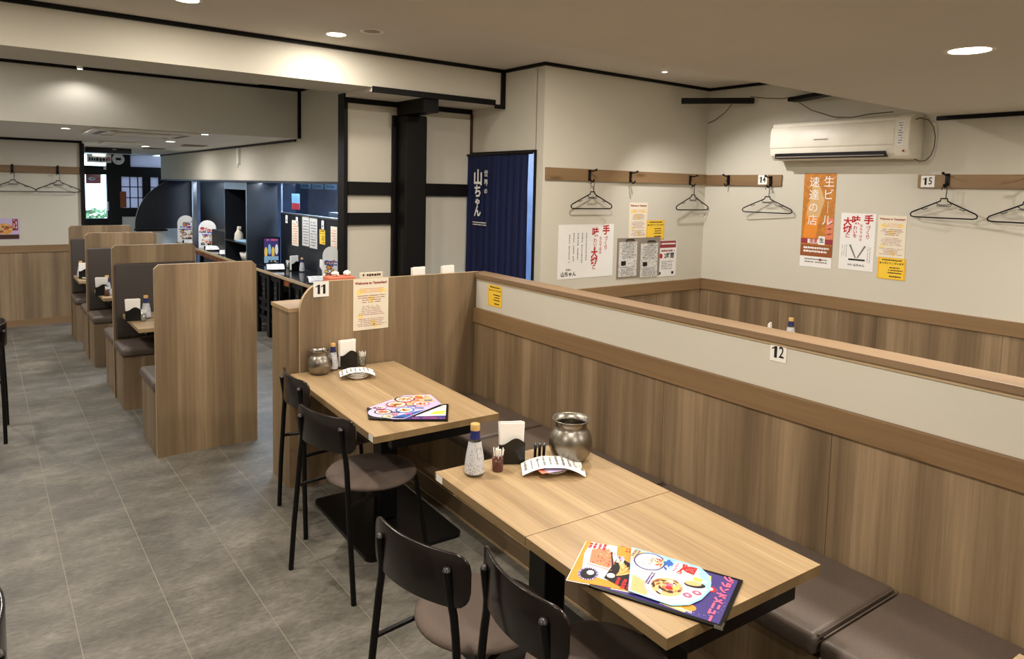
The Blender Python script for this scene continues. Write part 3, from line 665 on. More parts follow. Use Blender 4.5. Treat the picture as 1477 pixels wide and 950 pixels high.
scrib(mb, .20, -.07, .238, -.012, 4, 'ink_red', z+.0006, .75, seed=14, gap=0, rag=0); scrib(mb, .005, -.20, .045, -.15, 3, 'ink_red', z+.0007, .75, seed=3, gap=0)
for k in range(24):
    aa = k*2*PI/24; mb.disc(.05+.033*math.cos(aa), -.05+.027*math.sin(aa), .004, .0015, z+.0006, 'ink_white' if k % 2 else 'ink_lilac', 6, a=aa)
scrib(mb, .155, -.135, .185, -.105, 2, 'ink_lilac', z+.0007, .8, gap=0)
mb.add([(.088, -.113, z+.0007), (.09, -.118, z+.0007), (.20, -.092, z+.0007), (.20, -.088, z+.0007)], [(0, 1, 2, 3)], 'ink_black'); mb.add([(.088, -.113, z+.0007), (.104, -.032, z+.0007), (.107, -.033, z+.0007), (.092, -.112, z+.0007)], [(0, 3, 2, 1)], 'ink_brown'); scrib(mb, .21, -.19, .24, -.13, 2, 'ink_red', z+.0006, seed=15, vert=True)
mb.build('food_print', ol)
# menus on table 11
ux = Vector((1.564-1.781, 2.971-2.831, 0)); aB = math.atan2(2.831-2.971, 1.781-1.564)
M11 = T(1.564, 2.971, TZ) @ RZ(aB)
b11 = thing('menu_binder', 'black-edged menu binder with folded yellow-printed cover on table 11', 'menu', M=M11)
MB().prism([(0, 0), (.262, 0), (.262, .26), (.235, .25)], 0, .008, 'steel_black').build('cover', b11, bevel=.0008)
mb = MB(); mb.poly([(.05, .012), (.25, .012), (.25, .065), (.09, .052)], .0084, 'ink_purple'); mb.poly([(.10, .055), (.25, .068), (.25, .235), (.235, .23)], .0084, 'paper_white')
mb.poly([(.17, .09), (.245, .085), (.245, .15), (.195, .135)], .0087, 'ink_yellow'); scrib(mb, .09, .018, .245, .034, 1, 'ink_pink', .0089, seed=1, rag=0); scrib(mb, .215, .17, .245, .21, 3, 'ink_grey', .0089, seed=1)
scrib(mb, .14, .04, .2, .05, 1, 'ink_red', .0089, seed=3)
mb.build('cover_print', b11)
l11 = thing('menu_leaflet', 'pink food-photo leaflet with a rounded end fanned out on table 11', 'menu', M=T(1.564, 2.971, TZ+.0085) @ RZ(aB))
MB().prism([(.0, .012), (.05, .012), (.225, .255), (.16, .42), (.02, .40), (-.14, .19)]+arcpts(-.05, .12, .085, 2.5, 4.4, 6), 0, .001, 'ink_lilac').prism([(-.12, .02), (.0, .004), (.22, .25), (.155, .425), (-.15, .19)], -.003, -.0002, 'steel_black').build('sheet', l11)
mb = MB(); mb.poly([(.02, .02), (.05, .02), (.15, .16), (.09, .12), (-.02, .03)], .0012, 'ink_blue'); mb.poly([(-.05, .24), (.02, .38), (.15, .40), (.19, .30), (.1, .22)], .0012, 'ink_tan')
for k, (cx, cy, r, c1, c2) in enumerate(((-.06, .12, .045, 'ink_darkbrown', 'ink_salmon'), (.03, .33, .055, 'ink_darkbrown', 'ink_orange'), (.10, .375, .04, 'ink_salmon', 'ink_orange'), (.045, .15, .048, 'ink_blue', 'ink_tan'), (-.005, .24, .055, 'ink_brown', 'ink_tan'), (.12, .25, .045, 'ink_pink', 'ink_salmon'), (-.03, .05, .03, 'ink_green', 'ink_tan'), (-.08, .19, .03, 'ink_pink', 'ink_white'))):
    mb.disc(cx, cy, r, r*.9, .0014+.0001*k, c1, 20); mb.disc(cx, cy, r*.82, r*.7, .00145+.0001*k, 'ink_white', 18); mb.disc(cx, cy, r*.62, r*.5, .0015+.0001*k, c2, 16)
    for q in range(16): mb.disc(cx+rnd.uniform(-.5, .5)*r, cy+rnd.uniform(-.4, .4)*r, r*.14, r*.09, .00155+.0001*k, rnd.choice(['ink_brown', 'ink_red', 'ink_orange', 'ink_white', 'ink_darkbrown']), 6)

for k, (a0, b0) in enumerate(((-.10, .14), (-.02, .10), (.05, .20), (.06, .30), (-.05, .20), (.0, .02), (.13, .30), (.02, .27), (.08, .34), (-.12, .17), (.09, .17))): scrib(mb, a0, b0, a0+.05, b0+.022, 2, ('ink_red', 'ink_black', 'ink_blue', 'ink_pink')[k % 4], .0027, .75, seed=k, gap=0)
scrib(mb, -.02, .06, .02, .09, 2, 'ink_red', .0026, seed=2); scrib(mb, .05, .06, .09, .1, 2, 'ink_pink', .0026, seed=3); scrib(mb, -.1, .15, -.05, .17, 1, 'ink_blue', .0026, seed=3)
mb.build('food_print', l11)

# ------------------------------------------------------------------ notices
def sheet(name, lab, cat, M, w_, h, mat, grp=None, th=.0008, curl=0):
    # local: x right from top-left, y up (negative down), z out
    if curl:
        n = 8; vs = []; fs = []
        for th_ in (0, th):
            for i in range(n+1):
                y = -h*i/n; d = curl*max(0, (i/n-.75)/.25)**2
                vs += [(0, y, th_+d), (w_, y, th_+d)]
        N = 2*(n+1)
        for i in range(n): a = 2*i; fs += [(a+N, a+2+N, a+3+N, a+1+N), (a, a+1, a+3, a+2), (a, a+2, a+2+N, a+N), (a+1, a+1+N, a+3+N, a+3)]
        fs += [(0, N, 1+N, 1), (2*n, 2*n+1, 2*n+1+N, 2*n+N)]
        o = MB().add(vs, fs, mat).build(name)
    else: o = MB().box(0, w_, -h, 0, 0, th, mat).build(name)
    o.matrix_world = M; return tag(o, lab, cat, grp)
def welcome(M, w_, h, lab, hdr=True):
    o = sheet('welcome_notice', lab, 'notice', M, w_, h, 'paper_cream', 'cream welcome notices with red and yellow print')
    text('Welcome to Yamachan!', w_*.092, 'ink_maroon', o, w_/2, -h*.085, bold=.05)
    mb = MB()
    for (cx, cy, r) in ((.16, .26, .08), (.30, .24, .05), (.78, .24, .07), (.9, .25, .05), (.5, .40, .09), (.2, .73, .07), (.55, .86, .08), (.62, .93, .06)): mb.disc(cx*w_, -cy*h, r*w_, r*w_, .0010, 'ink_paleyellow', 14)
    scrib(mb, w_*.08, -h*.28, w_*.94, -h*.18, 3, 'ink_orange', .0012, .4, cw=1.2, rag=.3)
    scrib(mb, w_*.08, -h*.48, w_*.94, -h*.31, 4, 'ink_maroon', .0012, .42, cw=.9, rag=.5)
    scrib(mb, w_*.1, -h*.72, w_*.9, -h*.52, 6, 'ink_plum', .0012, .4, cw=1.2, rag=.5)
    scrib(mb, w_*.08, -h*.94, w_*.94, -h*.77, 5, 'ink_plum', .0012, .4, cw=1.2, rag=.5)
    mb.build('small_print', o); return o
def yellow(M, w_, h, lab):
    o = sheet('yellow_notice', lab, 'notice', M, w_, h, 'paper_yellow', 'yellow thank-you notices')
    mb = MB()
    for bx in ((.03, .02, .97, .035), (.03, .965, .97, .98), (.03, .02, .05, .98), (.95, .02, .97, .98)): mb.rect(bx[0]*w_, -bx[3]*h, bx[2]*w_, -bx[1]*h, .0010, 'ink_orange')
    scrib(mb, .14*w_, -.15*h, .86*w_, -.06*h, 1, 'ink_black', .0012, .75, rag=0, gap=.04)
    for k, (a, b_) in enumerate(((.40, .50), (.52, .62), (.64, .74), (.80, .92))): scrib(mb, (.36+.04*(k % 2))*w_, -b_*h, .9*w_, -a*h, 1, 'ink_black' if k != 1 else 'ink_darkbrown', .0012, .62, rag=.3, gap=.05, seed=k)
    mb.build('small_print', o); text('ありがとうございます', w_*.088, 'ink_black', o, w_*.5, -.26*h, .0012, bold=.03); return o
def number(M, s, w_, h, lab):
    o = sheet('number_plate', lab, 'number plate', M, w_, h, 'white_card', 'white table number plates', .002)
    for i, c in enumerate(s):
        x = w_*(.32 if i == 0 else .67)
        if c == '1':
            t_ = h*.085; a_ = h*.31
            MB().poly([(-t_, -a_), (t_, -a_), (t_, a_), (-t_*.4, a_), (-t_*2.6, a_*.62), (-t_*2.6, a_*.38), (-t_, a_*.62)], 0, 'ink_black').build('digit', o, T(x+t_*.3, -h/2, .0026))
        else: text(c, h*.86, 'ink_black', o, x+.002, -h*.5, .0026, bold=.014, sx=.74, name='digit')
    return o
def tezukuri(M, w_, h, lab, wide):
    o = sheet('poster', lab, 'poster', M, w_, h, 'paper_white', None, .0008)
    mb = MB()
    if wide:
        cols = [('手', 'づくり', .845, .07, .145, .065), ('', 'ならではの', .755, .2, 0, .060), ('味', 'わいを', .665, .09, .145, .065), ('大切', 'に', .645, .50, .145, .07)]
        S = h
        def col(chars, x, y0, sz, dy, mat, b_=.03):
            for i, c in enumerate(chars): text(c, sz*S*1.12, mat, o, x*w_, -(y0+i*dy)*h, .0014, bold=b_)
        col('手', .855, .125, .17, .1, 'ink_red', .035); col('づくり', .855, .28, .085, .088, 'ink_red', .02)
        col('ならではの', .755, .27, .062, .068, 'ink_red', .02)
        col('味', .655, .16, .16, .1, 'ink_red', .035); col('わいを', .655, .31, .08, .078, 'ink_red', .02)
        col('大切', .645, .56, .16, .155, 'ink_red', .035); col('に', .645, .82, .085, .1, 'ink_red', .02)
        for k in range(5): scrib(mb, (.175+.075*k)*w_, -(.72-.03*(k % 3))*h, (.215+.075*k)*w_, -.16*h, 1, 'ink_grey', .0012, .6, vert=True, rag=.05, gap=.05, seed=k)
        text('世界の', .045*h, 'ink_black', o, .19*w_, -.84*h, .0014, bold=.02); text('山ちゃん', .095*h, 'ink_black', o, .19*w_, -.92*h, .0014, bold=.035)
        # plain tray with a folded white cloth where the poster shows a drawn cook (left out)
    else:
        S = h
        def col(chars, x, y0, sz, dy, mat, b_=.03):
            for i, c in enumerate(chars): text(c, sz*S*1.12, mat, o, x*w_, -(y0+i*dy)*h, .0014, bold=b_)
        col('手', .80, .115, .15, .1, 'ink_red', .035); col('づくり', .80, .25, .075, .08, 'ink_red', .02)
        col('ならではの', .60, .215, .05, .062, 'ink_red', .02)
        col('味', .44, .13, .14, .1, 'ink_red', .035); col('わいを', .43, .26, .07, .07, 'ink_red', .02)
        col('大切', .20, .165, .14, .14, 'ink_red', .035); col('に', .22, .41, .075, .1, 'ink_red', .02)
        scrib(mb, .05*w_, -.80*h, .24*w_, -.56*h, 3, 'ink_grey', .0012, .4, vert=True, rag=.2, seed=3); scrib(mb, .80*w_, -.86*h, .92*w_, -.58*h, 2, 'ink_grey', .0012, .4, vert=True, rag=.2, seed=3)
        # crossed spoon and knife shapes above a bowl (drawn cook left out)
        mb.add([(.28*w_, -.56*h, .0012), (.33*w_, -.55*h, .0012), (.50*w_, -.78*h, .0012), (.47*w_, -.79*h, .0012)], [(0, 1, 2, 3)], 'ink_grey')
        mb.add([(.72*w_, -.56*h, .0012), (.77*w_, -.57*h, .0012), (.55*w_, -.79*h, .0012), (.52*w_, -.78*h, .0012)], [(0, 3, 2, 1)], 'ink_grey')
        mb.rect(.28*w_, -.83*h, .76*w_, -.80*h, .0013, 'ink_black')
        text('世界の', .03*h, 'ink_black', o, .34*w_, -.91*h, .0014, bold=.02); text('山ちゃん', .05*h, 'ink_black', o, .60*w_, -.91*h, .0014, bold=.03)
    mb.build('small_print', o); return o
e = .0015
# on the end panel and partition
number(T(1.597, 4.068-e, 1.262) @ FS, '11', .098, .092, 'white number plate 11 on the rounded end panel')
welcome(T(1.855, 4.068-e, 1.262) @ FS, .243, .325, 'cream welcome notice on the end panel right of number 11')
def onpart(y, z, off=.0008):   # y along partition local
    return PM @ T(-off, y, z) @ FW
number(onpart(1.712-4.066+.002, 1.219), '12', .078, .080, 'white number plate 12 under the partition cap')
yellow(onpart(4.201-4.066-.285, 1.195) @ T(0, 0, 0), .165, .145, 'yellow thank-you notice on the cream band of the partition')
# coat-rail wall
tezukuri(T(3.815, YN-e, 1.560) @ FS, .64, .455, 'wide white poster with red brush lettering beside the curtain', True)
welcome(T(4.642, YN-e, 1.747) @ FS, .235, .32, 'cream welcome notice above the clipboards')
yellow(T(4.870, YN-e*2, 1.588) @ FS, .245, .175, 'yellow thank-you notice beside the clipboards')
cbm = T(4.505, YN-e, 1.432) @ FS
clip = thing('clipboard', 'brown board with two clipped printed sheets', 'clipboard', M=cbm)
MB().box(0, .56, -.36, 0, 0, .004, 'board_grey').build('board', clip)
for k, (x0, dy) in enumerate(((.02, -.035), (.30, -.055))):
    q = MB().box(x0, x0+.23, dy-.31, dy, .0045, .006, 'dense_print').build('printed_sheet', clip)
    mb = MB(); scrib(mb, x0+.02, dy-.15, x0+.21, dy-.02, 9, 'ink_grey', .0065, .5, cw=1.5); mb.rect(x0+.03, dy-.21, x0+.09, dy-.17, .0065, 'ink_black'); scrib(mb, x0+.02, dy-.30, x0+.21, dy-.22, 6, 'ink_grey', .0065, .5, cw=1.5); mb.build('small_print', clip)
    MB().tube([(x0+.08, dy+.012, .012), (x0+.09, dy+.02, .016), (x0+.17, dy+.02, .016), (x0+.18, dy+.012, .012)], .006, 'steel_black', 8).build('clip', clip)
o = sheet('notice', 'white notice with red header band and large 2 hours text', 'notice', T(5.040, YN-e, 1.392) @ FS, .262, .335, 'paper_white')
mb = MB().rect(.01, -.065, .252, -.0, .0011, 'ink_maroon'); scrib(mb, .02, -.04, .24, -.012, 1, 'ink_white', .0013, .6, rag=.1); scrib(mb, .04, -.105, .24, -.08, 1, 'ink_maroon', .0012, .8); mb.disc(.045, -.14, .024, .024, .0012, 'ink_red')
scrib(mb, .04, -.27, .22, -.185, 5, 'ink_grey', .0012, .5); mb.rect(.03, -.315, .05, -.29, .0012, 'ink_black'); mb.rect(.20, -.315, .23, -.29, .0012, 'ink_black'); mb.build('small_print', o)
text('2時間', .056, 'ink_black', o, .160, -.142, .0014, bold=.03)
# right wall
def onw(y, z, off=e): return T(XW-off, y, z) @ FW
bp = sheet('beer_poster', 'tall orange beer poster with white lettering under the air conditioner', 'poster', onw(3.363, 2.034), .285, .795, 'ink_amber')
mb = MB(); W_, H_ = .285, .795
mb.rect(0, -H_, W_, -.885*H_, .0130*0+.0012, 'paper_white')
mb.poly([(.16*W_, -.30*H_), (.06*W_, -.69*H_), (.46*W_, -.69*H_), (.60*W_, -.30*H_)], .0012, 'ink_orange')
mb.poly([(.30*W_, -.10*H_), (.14*W_, -.45*H_), (.55*W_, -.46*H_), (.68*W_, -.28*H_), (.52*W_, -.14*H_)], .0013, 'ink_tan')
for k in range(90):
    xx = random.uniform(.03, .97)*W_; yy = -random.uniform(.02, .6)*H_; mb.disc(xx, yy, .004*random.uniform(.4, 1.4), .004*random.uniform(.4, 1.4), .00125, random.choice(['ink_orange', 'ink_brown', 'ink_tan']), 6)
for k in range(4): mb.disc(.88*W_, -(.50+.055*k)*H_, .14*W_, .032*H_, .0014, 'ink_salmon', 14, a=.3)
mb.rect(0, -.75*H_, W_, -.695*H_, .0016, 'ink_maroon'); mb.rect(.22*W_, -.745*H_, .60*W_, -.70*H_, .0018, 'paper_white'); mb.prism([(.56*W_, -.755*H_), (.76*W_, -.755*H_), (.76*W_, -.665*H_), (.56*W_, -.665*H_)], .0017, .0022, 'paper_white')
mb.poly([(0, -.885*H_), (0, -.76*H_), (W_, -.76*H_), (W_, -.885*H_)][::-1][::-1], .0011, 'ink_brown')
scrib(mb, .08*W_, -.85*H_, .92*W_, -.775*H_, 2, 'ink_white', .0016, .6, gap=.05, rag=.1); scrib(mb, .04*W_, -.96*H_, .95*W_, -.90*H_, 2, 'ink_grey', .0016, .5, rag=.2); mb.rect(.62*W_, -.93*H_, .68*W_, -.905*H_, .0016, 'ink_red')
mb.build('beer_print', bp)
for i, c in enumerate('生ビール'): text('｜' if c == 'ー' else c, .098, 'ink_white', bp, .79*W_, -(.095+.135*i)*H_, .0024)
for i, c in enumerate('速達の店'): text(c, .094, 'ink_white', bp, .34*W_, -(.10+.135*i)*H_, .0024)
text('速達', .036, 'ink_red', bp, .40*W_, -.722*H_, .0024, bold=.02); text('生', .042, 'ink_black', bp, .66*W_, -.712*H_, .0026, bold=.03)
tezukuri(onw(3.018, 1.712), .283, .462, 'narrow white poster with red brush lettering right of the beer poster', False)
welcome(onw(2.717, 1.705), .214, .328, 'cream welcome notice on the air-conditioner wall')
yellow(onw(2.700, 1.376, .003), .212, .168, 'yellow thank-you notice under the welcome sheet on the air-conditioner wall')

# ------------------------------------------------------------------ coat rails, hooks, hangers
def board(name, lab, a, across):
    return tag(MB().box(*a, 'rail_wood_across' if across else 'rail_wood').build(name, bevel=.002), lab, 'coat rail', 'wooden coat rails on the walls')
board('coat_rail', 'wooden coat rail on the wall beside the curtain', (3.655, XW-.001, YN-.02, YN-.0005, 1.925, 2.025), True)
board('coat_rail', 'short wooden coat rail left of the air conditioner carrying number 14', (XW-.02, XW-.0005, 3.571, YN-.021, 1.922, 2.022), False)
board('coat_rail', 'wooden coat rail carrying number 15 at the right', (XW-.02, XW-.0005, .2, 2.438, 1.922, 2.021), False)
board('coat_rail', 'wooden coat rail on the far wall', (-2.55, 1.058, 10.576, 10.5955, 1.905, 1.995), True)
number(T(XW-.0215, 3.80, 2.020) @ FW, '14', .092, .086, 'white number plate 14 on the short coat rail')
number(T(XW-.0215, 2.413, 2.014) @ FW, '15', .095, .086, 'white number plate 15 on the right coat rail')
def make_hook():
    t = thing('coat_hook', '', 'hook', (0, 0, 0), 0, 'black iron coat hooks')
    MB().box(-.012, .012, -.045, .028, 0, .005, 'steel_black').build('plate', t, bevel=.001)
    MB().tube([(0, .018, .004), (0, .020, .045), (0, .026, .062)], .005, 'steel_black', 8).lathe([(0, .008), (.008, .004), (.008, -.004), (0, -.008)], 'steel_black', 10, M=T(0, .027, .066)).build('upper_prong', t)
    MB().tube([(0, -.018, .004), (0, -.040, .012), (0, -.055, .028), (0, -.050, .042), (0, -.035, .047)], .005, 'steel_black', 8).build('lower_prong', t)
    return t
HK = None
def hook(M, lab):
    global HK
    if HK is None: HK = make_hook(); o = HK
    else: o = copy_tree(HK)
    o.matrix_world = M @ Matrix.Scale(1.25, 4); o['label'] = lab; return o
def make_hanger():
    t = thing('coat_hanger', '', 'hanger', (0, 0, 0), 0, 'black plastic coat hangers')
    # origin at hook contact, y down
    W_, r = .235, .0052
    MB().tube([(-.018, -.012, 0), (-.018, .004, 0), (-.010, .016, 0), (.004, .018, 0), (.015, .010, 0), (.018, -.008, 0), (.016, -.04, 0), (.014, -.075, 0)], .003, 'steel_black', 8).build('hook', t)
    MB().tube([(-.020, -.075, 0), (.026, -.075, 0), (.028, -.092, 0), (.05, -.105, 0), (W_-.012, -.180, 0), (W_, -.195, 0), (W_-.006, -.210, 0), (W_-.03, -.216, 0), (-W_+.03, -.216, 0), (-W_+.006, -.210, 0), (-W_, -.195, 0), (-W_+.012, -.180, 0), (-.05, -.105, 0), (-.022, -.092, 0)], r, 'steel_black', 8, closed=True).build('frame', t)
    MB().tube([(-.055, -.107, 0), (-.03, -.122, 0), (.03, -.122, 0), (.055, -.107, 0)], .003, 'steel_black', 6).tube([(-.05, -.128, 0), (.045, -.133, 0), (.058, -.115, 0)], .0028, 'steel_black', 6).build('neck_bar', t)
    for s in (-1, 1): MB().tube([(s*.155, -.150, 0), (s*.145, -.160, 0), (s*.112, -.148, 0)], .003, 'steel_black', 6).build('strap_notch', t)
    return t
HG = None
def hanger(M, lab):
    global HG
    if HG is None: HG = make_hanger(); o = HG
    else: o = copy_tree(HG)
    o.matrix_world = M; o['label'] = lab; return o
YR = YN-.0205
def hh(M, L, i, hang, ry=0):
    hook(M, 'black coat hook '+L)
    if hang: hanger(M @ T(0, -.074, .042) @ Matrix.Rotation(ry, 4, 'Y'), hang)
hh(T(4.126, YR, 1.985) @ FS, 'nearest the curtain on the back wall', 0, 'black hanger nearest the curtain')
hh(T(4.619, YR, 1.985) @ FS, 'without hanger in the middle of the back wall rail', 0, None)
hh(T(5.434, YR, 1.975) @ FS, 'next to the room corner on the back wall', 0, 'black hanger next to the room corner')
hh(T(XW-.0205, 4.117, 1.985) @ FW, 'without hanger left of number 14', 0, None)
hh(T(XW-.0205, 3.672, 1.975) @ FW, 'at the end of the short rail, beside its number plate', 0, 'black hanger on the short rail left of the air conditioner', .1)
hh(T(XW-.0205, 2.232, 1.995) @ FW, 'on the right rail, beside its number plate', 0, 'whole black hanger at the right, beside the welcome notice', -.1)
hh(T(XW-.0205, 1.72, 1.985) @ FW, 'at the right picture edge', 0, 'black hanger cut by the right picture edge', -.1)
hh(T(.346, 10.5755, 1.965) @ FS, 'on the far wall, left', 0, 'black hanger on the far wall at the left picture edge')
hh(T(.815, 10.5755, 1.965) @ FS, 'on the far wall, right', 0, 'black hanger on the far wall beside the entrance corner')
o = sheet('food_poster', 'food photo poster on the far wall at the left picture edge', 'poster', T(.15, 10.594, 1.345) @ FS, .25, .26, 'ink_lilac')
mb = MB(); mb.rect(.005, -.255, .245, -.20, .0010, 'ink_darkbrown'); mb.disc(.10, -.13, .09, .07, .0012, 'ink_tan', 20)
for k in range(16): mb.disc(.10+rnd.uniform(-.06, .06), -.12+rnd.uniform(-.06, .05), .018, .013, .0014+.00002*k, rnd.choice(['ink_brown', 'ink_tan', 'ink_salmon', 'ink_orange']), 8)
mb.rect(.18, -.15, .235, -.01, .0012, 'ink_maroon'); scrib(mb, .185, -.14, .23, -.02, 2, 'ink_white', .0014, .6, vert=True); mb.build('food_print', o)

# ------------------------------------------------------------------ curtain in the doorway
trim('trim_15', 'dark frame around the curtained doorway', (CX-.02, CX+.13, 4.478, 4.4915, 0, 2.165), (CX-.02, CX+.13, 4.492, YH-.031, 2.150, 2.165), mat='trim_black')
cu = thing('door_curtain', 'navy split door curtain with white lettering', 'curtain', (CX-.035, 5.43, 2.135))
def cloth(y0, y1, z0, ph):
    n = 40; vs = []; fs = []
    for k in range(n+1):
        y = y0+(y1-y0)*k/n; f = .010*math.sin(k*.75+ph)+.006*math.sin(k*1.9+ph)
        for zz, am in ((0, .15), (-.12, .5), (-.45, 1), (z0*.7, 1), (z0, 1.3)): vs.append((-f*am, y, zz))
    for k in range(n):
        for m_ in range(4): a_ = k*5+m_; fs.append((a_, a_+5, a_+6, a_+1))
    return vs, fs
v_, f_ = cloth(0, -.462, -1.06, 0); MB().add(v_, f_, 'navy_cloth', True).build('left_cloth', cu)
v_, f_ = cloth(-.468, -.893, -1.03, 2.0); MB().add(v_, f_, 'navy_cloth', True).build('right_cloth', cu)
MB().tube([(.0, .01, .005), (.0, -.935, .005)], .011, 'steel_black', 10).build('rod', cu)
for i, (c, s, x, z) in enumerate((('世', .062, .325, -.165), ('界', .062, .325, -.245), ('の', .052, .325, -.318), ('山', .145, .20, -.205), ('ち', .12, .20, -.325), ('ゃ', .09, .20, -.415), ('ん', .11, .20, -.50))):
    text(c, s, 'ink_white', cu, 0, 0, 0, bold=.035 if i > 2 else .012, M=T(-.024, -x, z) @ FW, name='curtain_lettering')
mb = MB(); scrib(mb, .13, -.625, .34, -.585, 2, 'ink_white', 0, .5, M=T(-.024, 0, 0) @ FW, rag=0, gap=.03, cw=.8); mb.build('small_lettering', cu)

# ------------------------------------------------------------------ air conditioner
ac = thing('air_conditioner', 'cream wall-mounted air conditioner under the lowered ceiling', 'air conditioner', M=T(XW-.001, 3.575, 2.14) @ FW)
LA = 1.145; P_ = [(0, 0), (.0, .325), (.12, .325), (.165, .312), (.186, .296), (.178, .284), (.196, .272), (.213, .235), (.2145, .105), (.206, .096), (.207, .085), (.195, .04), (.15, .0)]
vs = [(0, y, z) for z, y in P_]; n = len(P_)
def profile(x0, x1, pr, mat, name, inset=0):
    vs = [(x0, y, z) for z, y in pr]+[(x1, y, z) for z, y in pr]; n = len(pr)
    return MB().add(vs, [list(range(n)), list(range(n, 2*n))[::-1]]+[(i, n+i, n+(i+1) % n, (i+1) % n) for i in range(n)], mat).build(name, ac, bevel=.008, seg=3)
profile(0, LA-.11, P_, 'white_plastic', 'housing')
profile(LA-.108, LA, [(0, -.005), (.0, .335), (.14, .335), (.205, .30), (.222, .27), (.224, .08), (.20, .02), (.16, -.005)], 'white_plastic', 'end_cap')
MB().box(.05, LA-.17, .010, .055, .165, .207, 'steel_black').build('air_outlet', ac)
MB().box(.06, LA-.18, .020, .028, .20, .212, 'board_grey').build('louver', ac)
MB().box(.40, .52, .155, .165, .2152, .2170, 'vent_grey').build('emblem', ac, bevel=.0008)
mb = MB(); mb.rect(LA-.085, .09, LA-.04, .27, .2246, 'paper_white'); scrib(mb, LA-.08, .10, LA-.045, .265, 9, 'ink_grey', .2250, .5); mb.build('sticker', ac)
MB().lathe([(0, .004), (.008, .003), (.009, 0)], 'ink_brown', 12, M=T(LA-.035, .05, .224)).build('button', ac)
tag(MB().tube([(5.55, 2.435, 2.42), (5.58, 2.41, 2.435), (5.62, 2.37, 2.42), (5.65, 2.345, 2.37), (5.665, 2.335, 2.30), (5.67, 2.34, 2.22), (5.66, 2.355, 2.16), (5.64, 2.38, 2.125), (5.61, 2.41, 2.118), (5.58, 2.44, 2.14)], .004, 'cable', 8).build('power_cable'), 'thin cable looping off the right end of the air conditioner', 'cable')
# black braces and cables in the corner
def bar(p, q, h, d, lab):
    p, q = Vector(p), Vector(q); u = (q-p).normalized(); L = (q-p).length; a_ = math.atan2(u.y, u.x)
    o = MB().box(0, L, -d/2, d/2, -h/2, h/2, 'trim_black').build('corner_brace', None, T(*p) @ RZ(a_), bevel=.004); return tag(o, lab, 'brace', 'black corner braces near the ceiling')
bar((5.215, 4.34, 2.685), (5.635, 3.86, 2.705), .05, .05, 'black wooden brace across the room corner near the ceiling')
bar((5.67, 3.50, 2.665), (5.36, 2.78, 2.665), .035, .11, 'black wooden brace leaving the wall above the air conditioner')
tag(MB().tube([(5.60, 3.88, 2.72), (5.66, 3.75, 2.70), (5.675, 3.6, 2.685), (5.66, 3.5, 2.69)], .004, 'cable', 6).build('thin_cable'), 'thin cable between the two black braces', 'cable')
tag(MB().tube([(5.52, 4.0, 2.665), (5.60, 4.15, 2.59), (5.66, 4.30, 2.54), (5.68, 4.39, 2.52)], .004, 'cable', 6).build('thin_cable'), 'thin cable dropping from the corner brace to the wall', 'cable')
tag(MB().tube([(5.60, 3.40, 2.63), (5.62, 3.3, 2.56), (5.63, 3.1, 2.49), (5.62, 2.95, 2.475), (5.6, 2.8, 2.49), (5.56, 2.6, 2.49)], .004, 'cable', 6).build('thin_cable'), 'thin cable sagging onto the top of the air conditioner', 'cable')

# ------------------------------------------------------------------ lamps
dn = ['round ceiling downlight above the partition at the upper right', 'downlight behind the camera over the near chairs', 'downlight behind the camera at the left', 'downlight behind the camera beyond the partition', 'downlight behind the camera in the middle', 'bright downlight beside the round vent, above the front beam', 'downlight cut by the top picture edge', 'downlight left of the picture', 'unseen downlight over the floor near table 11', 'unseen downlight over the partition',
      'nearest oval downlight in the low ceiling', 'middle downlight in the low ceiling', 'farthest downlight in the low ceiling', 'small downlight left of the ceiling cassette', 'unseen downlight in the left low ceiling', 'unseen downlight between the two beams', 'unseen downlight over the tables beyond the partition']
for i, (x, y, z, r, p) in enumerate(DOWN):
    t = thing('downlight', dn[i], 'ceiling light', (x, y, z), 0, 'round ceiling downlights')
    MB().lathe([(r*1.0, -.001), (r*1.18, -.004), (r*1.22, -.0005)], 'white_plastic', 32).build('ring', t)
    MB().lathe([(0, -.0015), (r*1.0, -.0015)][::-1], 'lamp_lens', 32).build('lens', t)
for lab, x, y in (('small spotlight in the ceiling beyond the lowered edge', 4.42, 3.86), ('small bright spotlight behind the front beam', .749, 7.27)):
    t = thing('spotlight', lab, 'ceiling light', (x, y, ZM), 0, 'small ceiling spotlights')
    MB().lathe([(0, -.05), (.022, -.05), (.026, -.04), (.026, -.001)], 'white_plastic', 16).build('housing', t)
    MB().lathe([(0, -.052), (.02, -.051)][::-1], 'lamp_lens_cool', 16).build('lens', t)
t = thing('ceiling_vent', 'round ceiling vent beside the bright downlight', 'vent', (2.095, 4.318, ZM))
MB().lathe([(.055, -.003), (.075, -.008), (.078, -.001)], 'white_plastic', 32).build('ring', t); MB().lathe([(0, -.002), (.02, -.004), (.022, -.002), (.035, -.005), (.04, -.002), (.055, -.003)], 'vent_grey', 32).build('grille', t)
cs = thing('ceiling_cassette', 'square air-conditioning cassette in the low ceiling', 'air conditioner', (.88, 7.62, ZL))
MB().box(0, .95, 0, .95, -.022, -.001, 'white_plastic').build('frame', cs, bevel=.006)
MB().box(.24, .71, .24, .71, -.032, -.0225, 'white_plastic').build('grille', cs, bevel=.004)
for bx in ((.16, .79, .07, .13), (.16, .79, .82, .88), (.07, .13, .16, .79), (.82, .88, .16, .79)): MB().box(*bx, -.025, -.0222, 'board_grey').build('air_slot', cs)
MB().box(.10, .20, .03, .06, -.024, -.0222, 'steel_black').build('indicator', cs)
t = tag(MB().box(1.28, 1.72, 10.2, 10.6, ZL-.03, ZL-.001, 'white_plastic').build('ceiling_panel', bevel=.004), 'square white panel in the low ceiling beyond the cassette', 'vent')
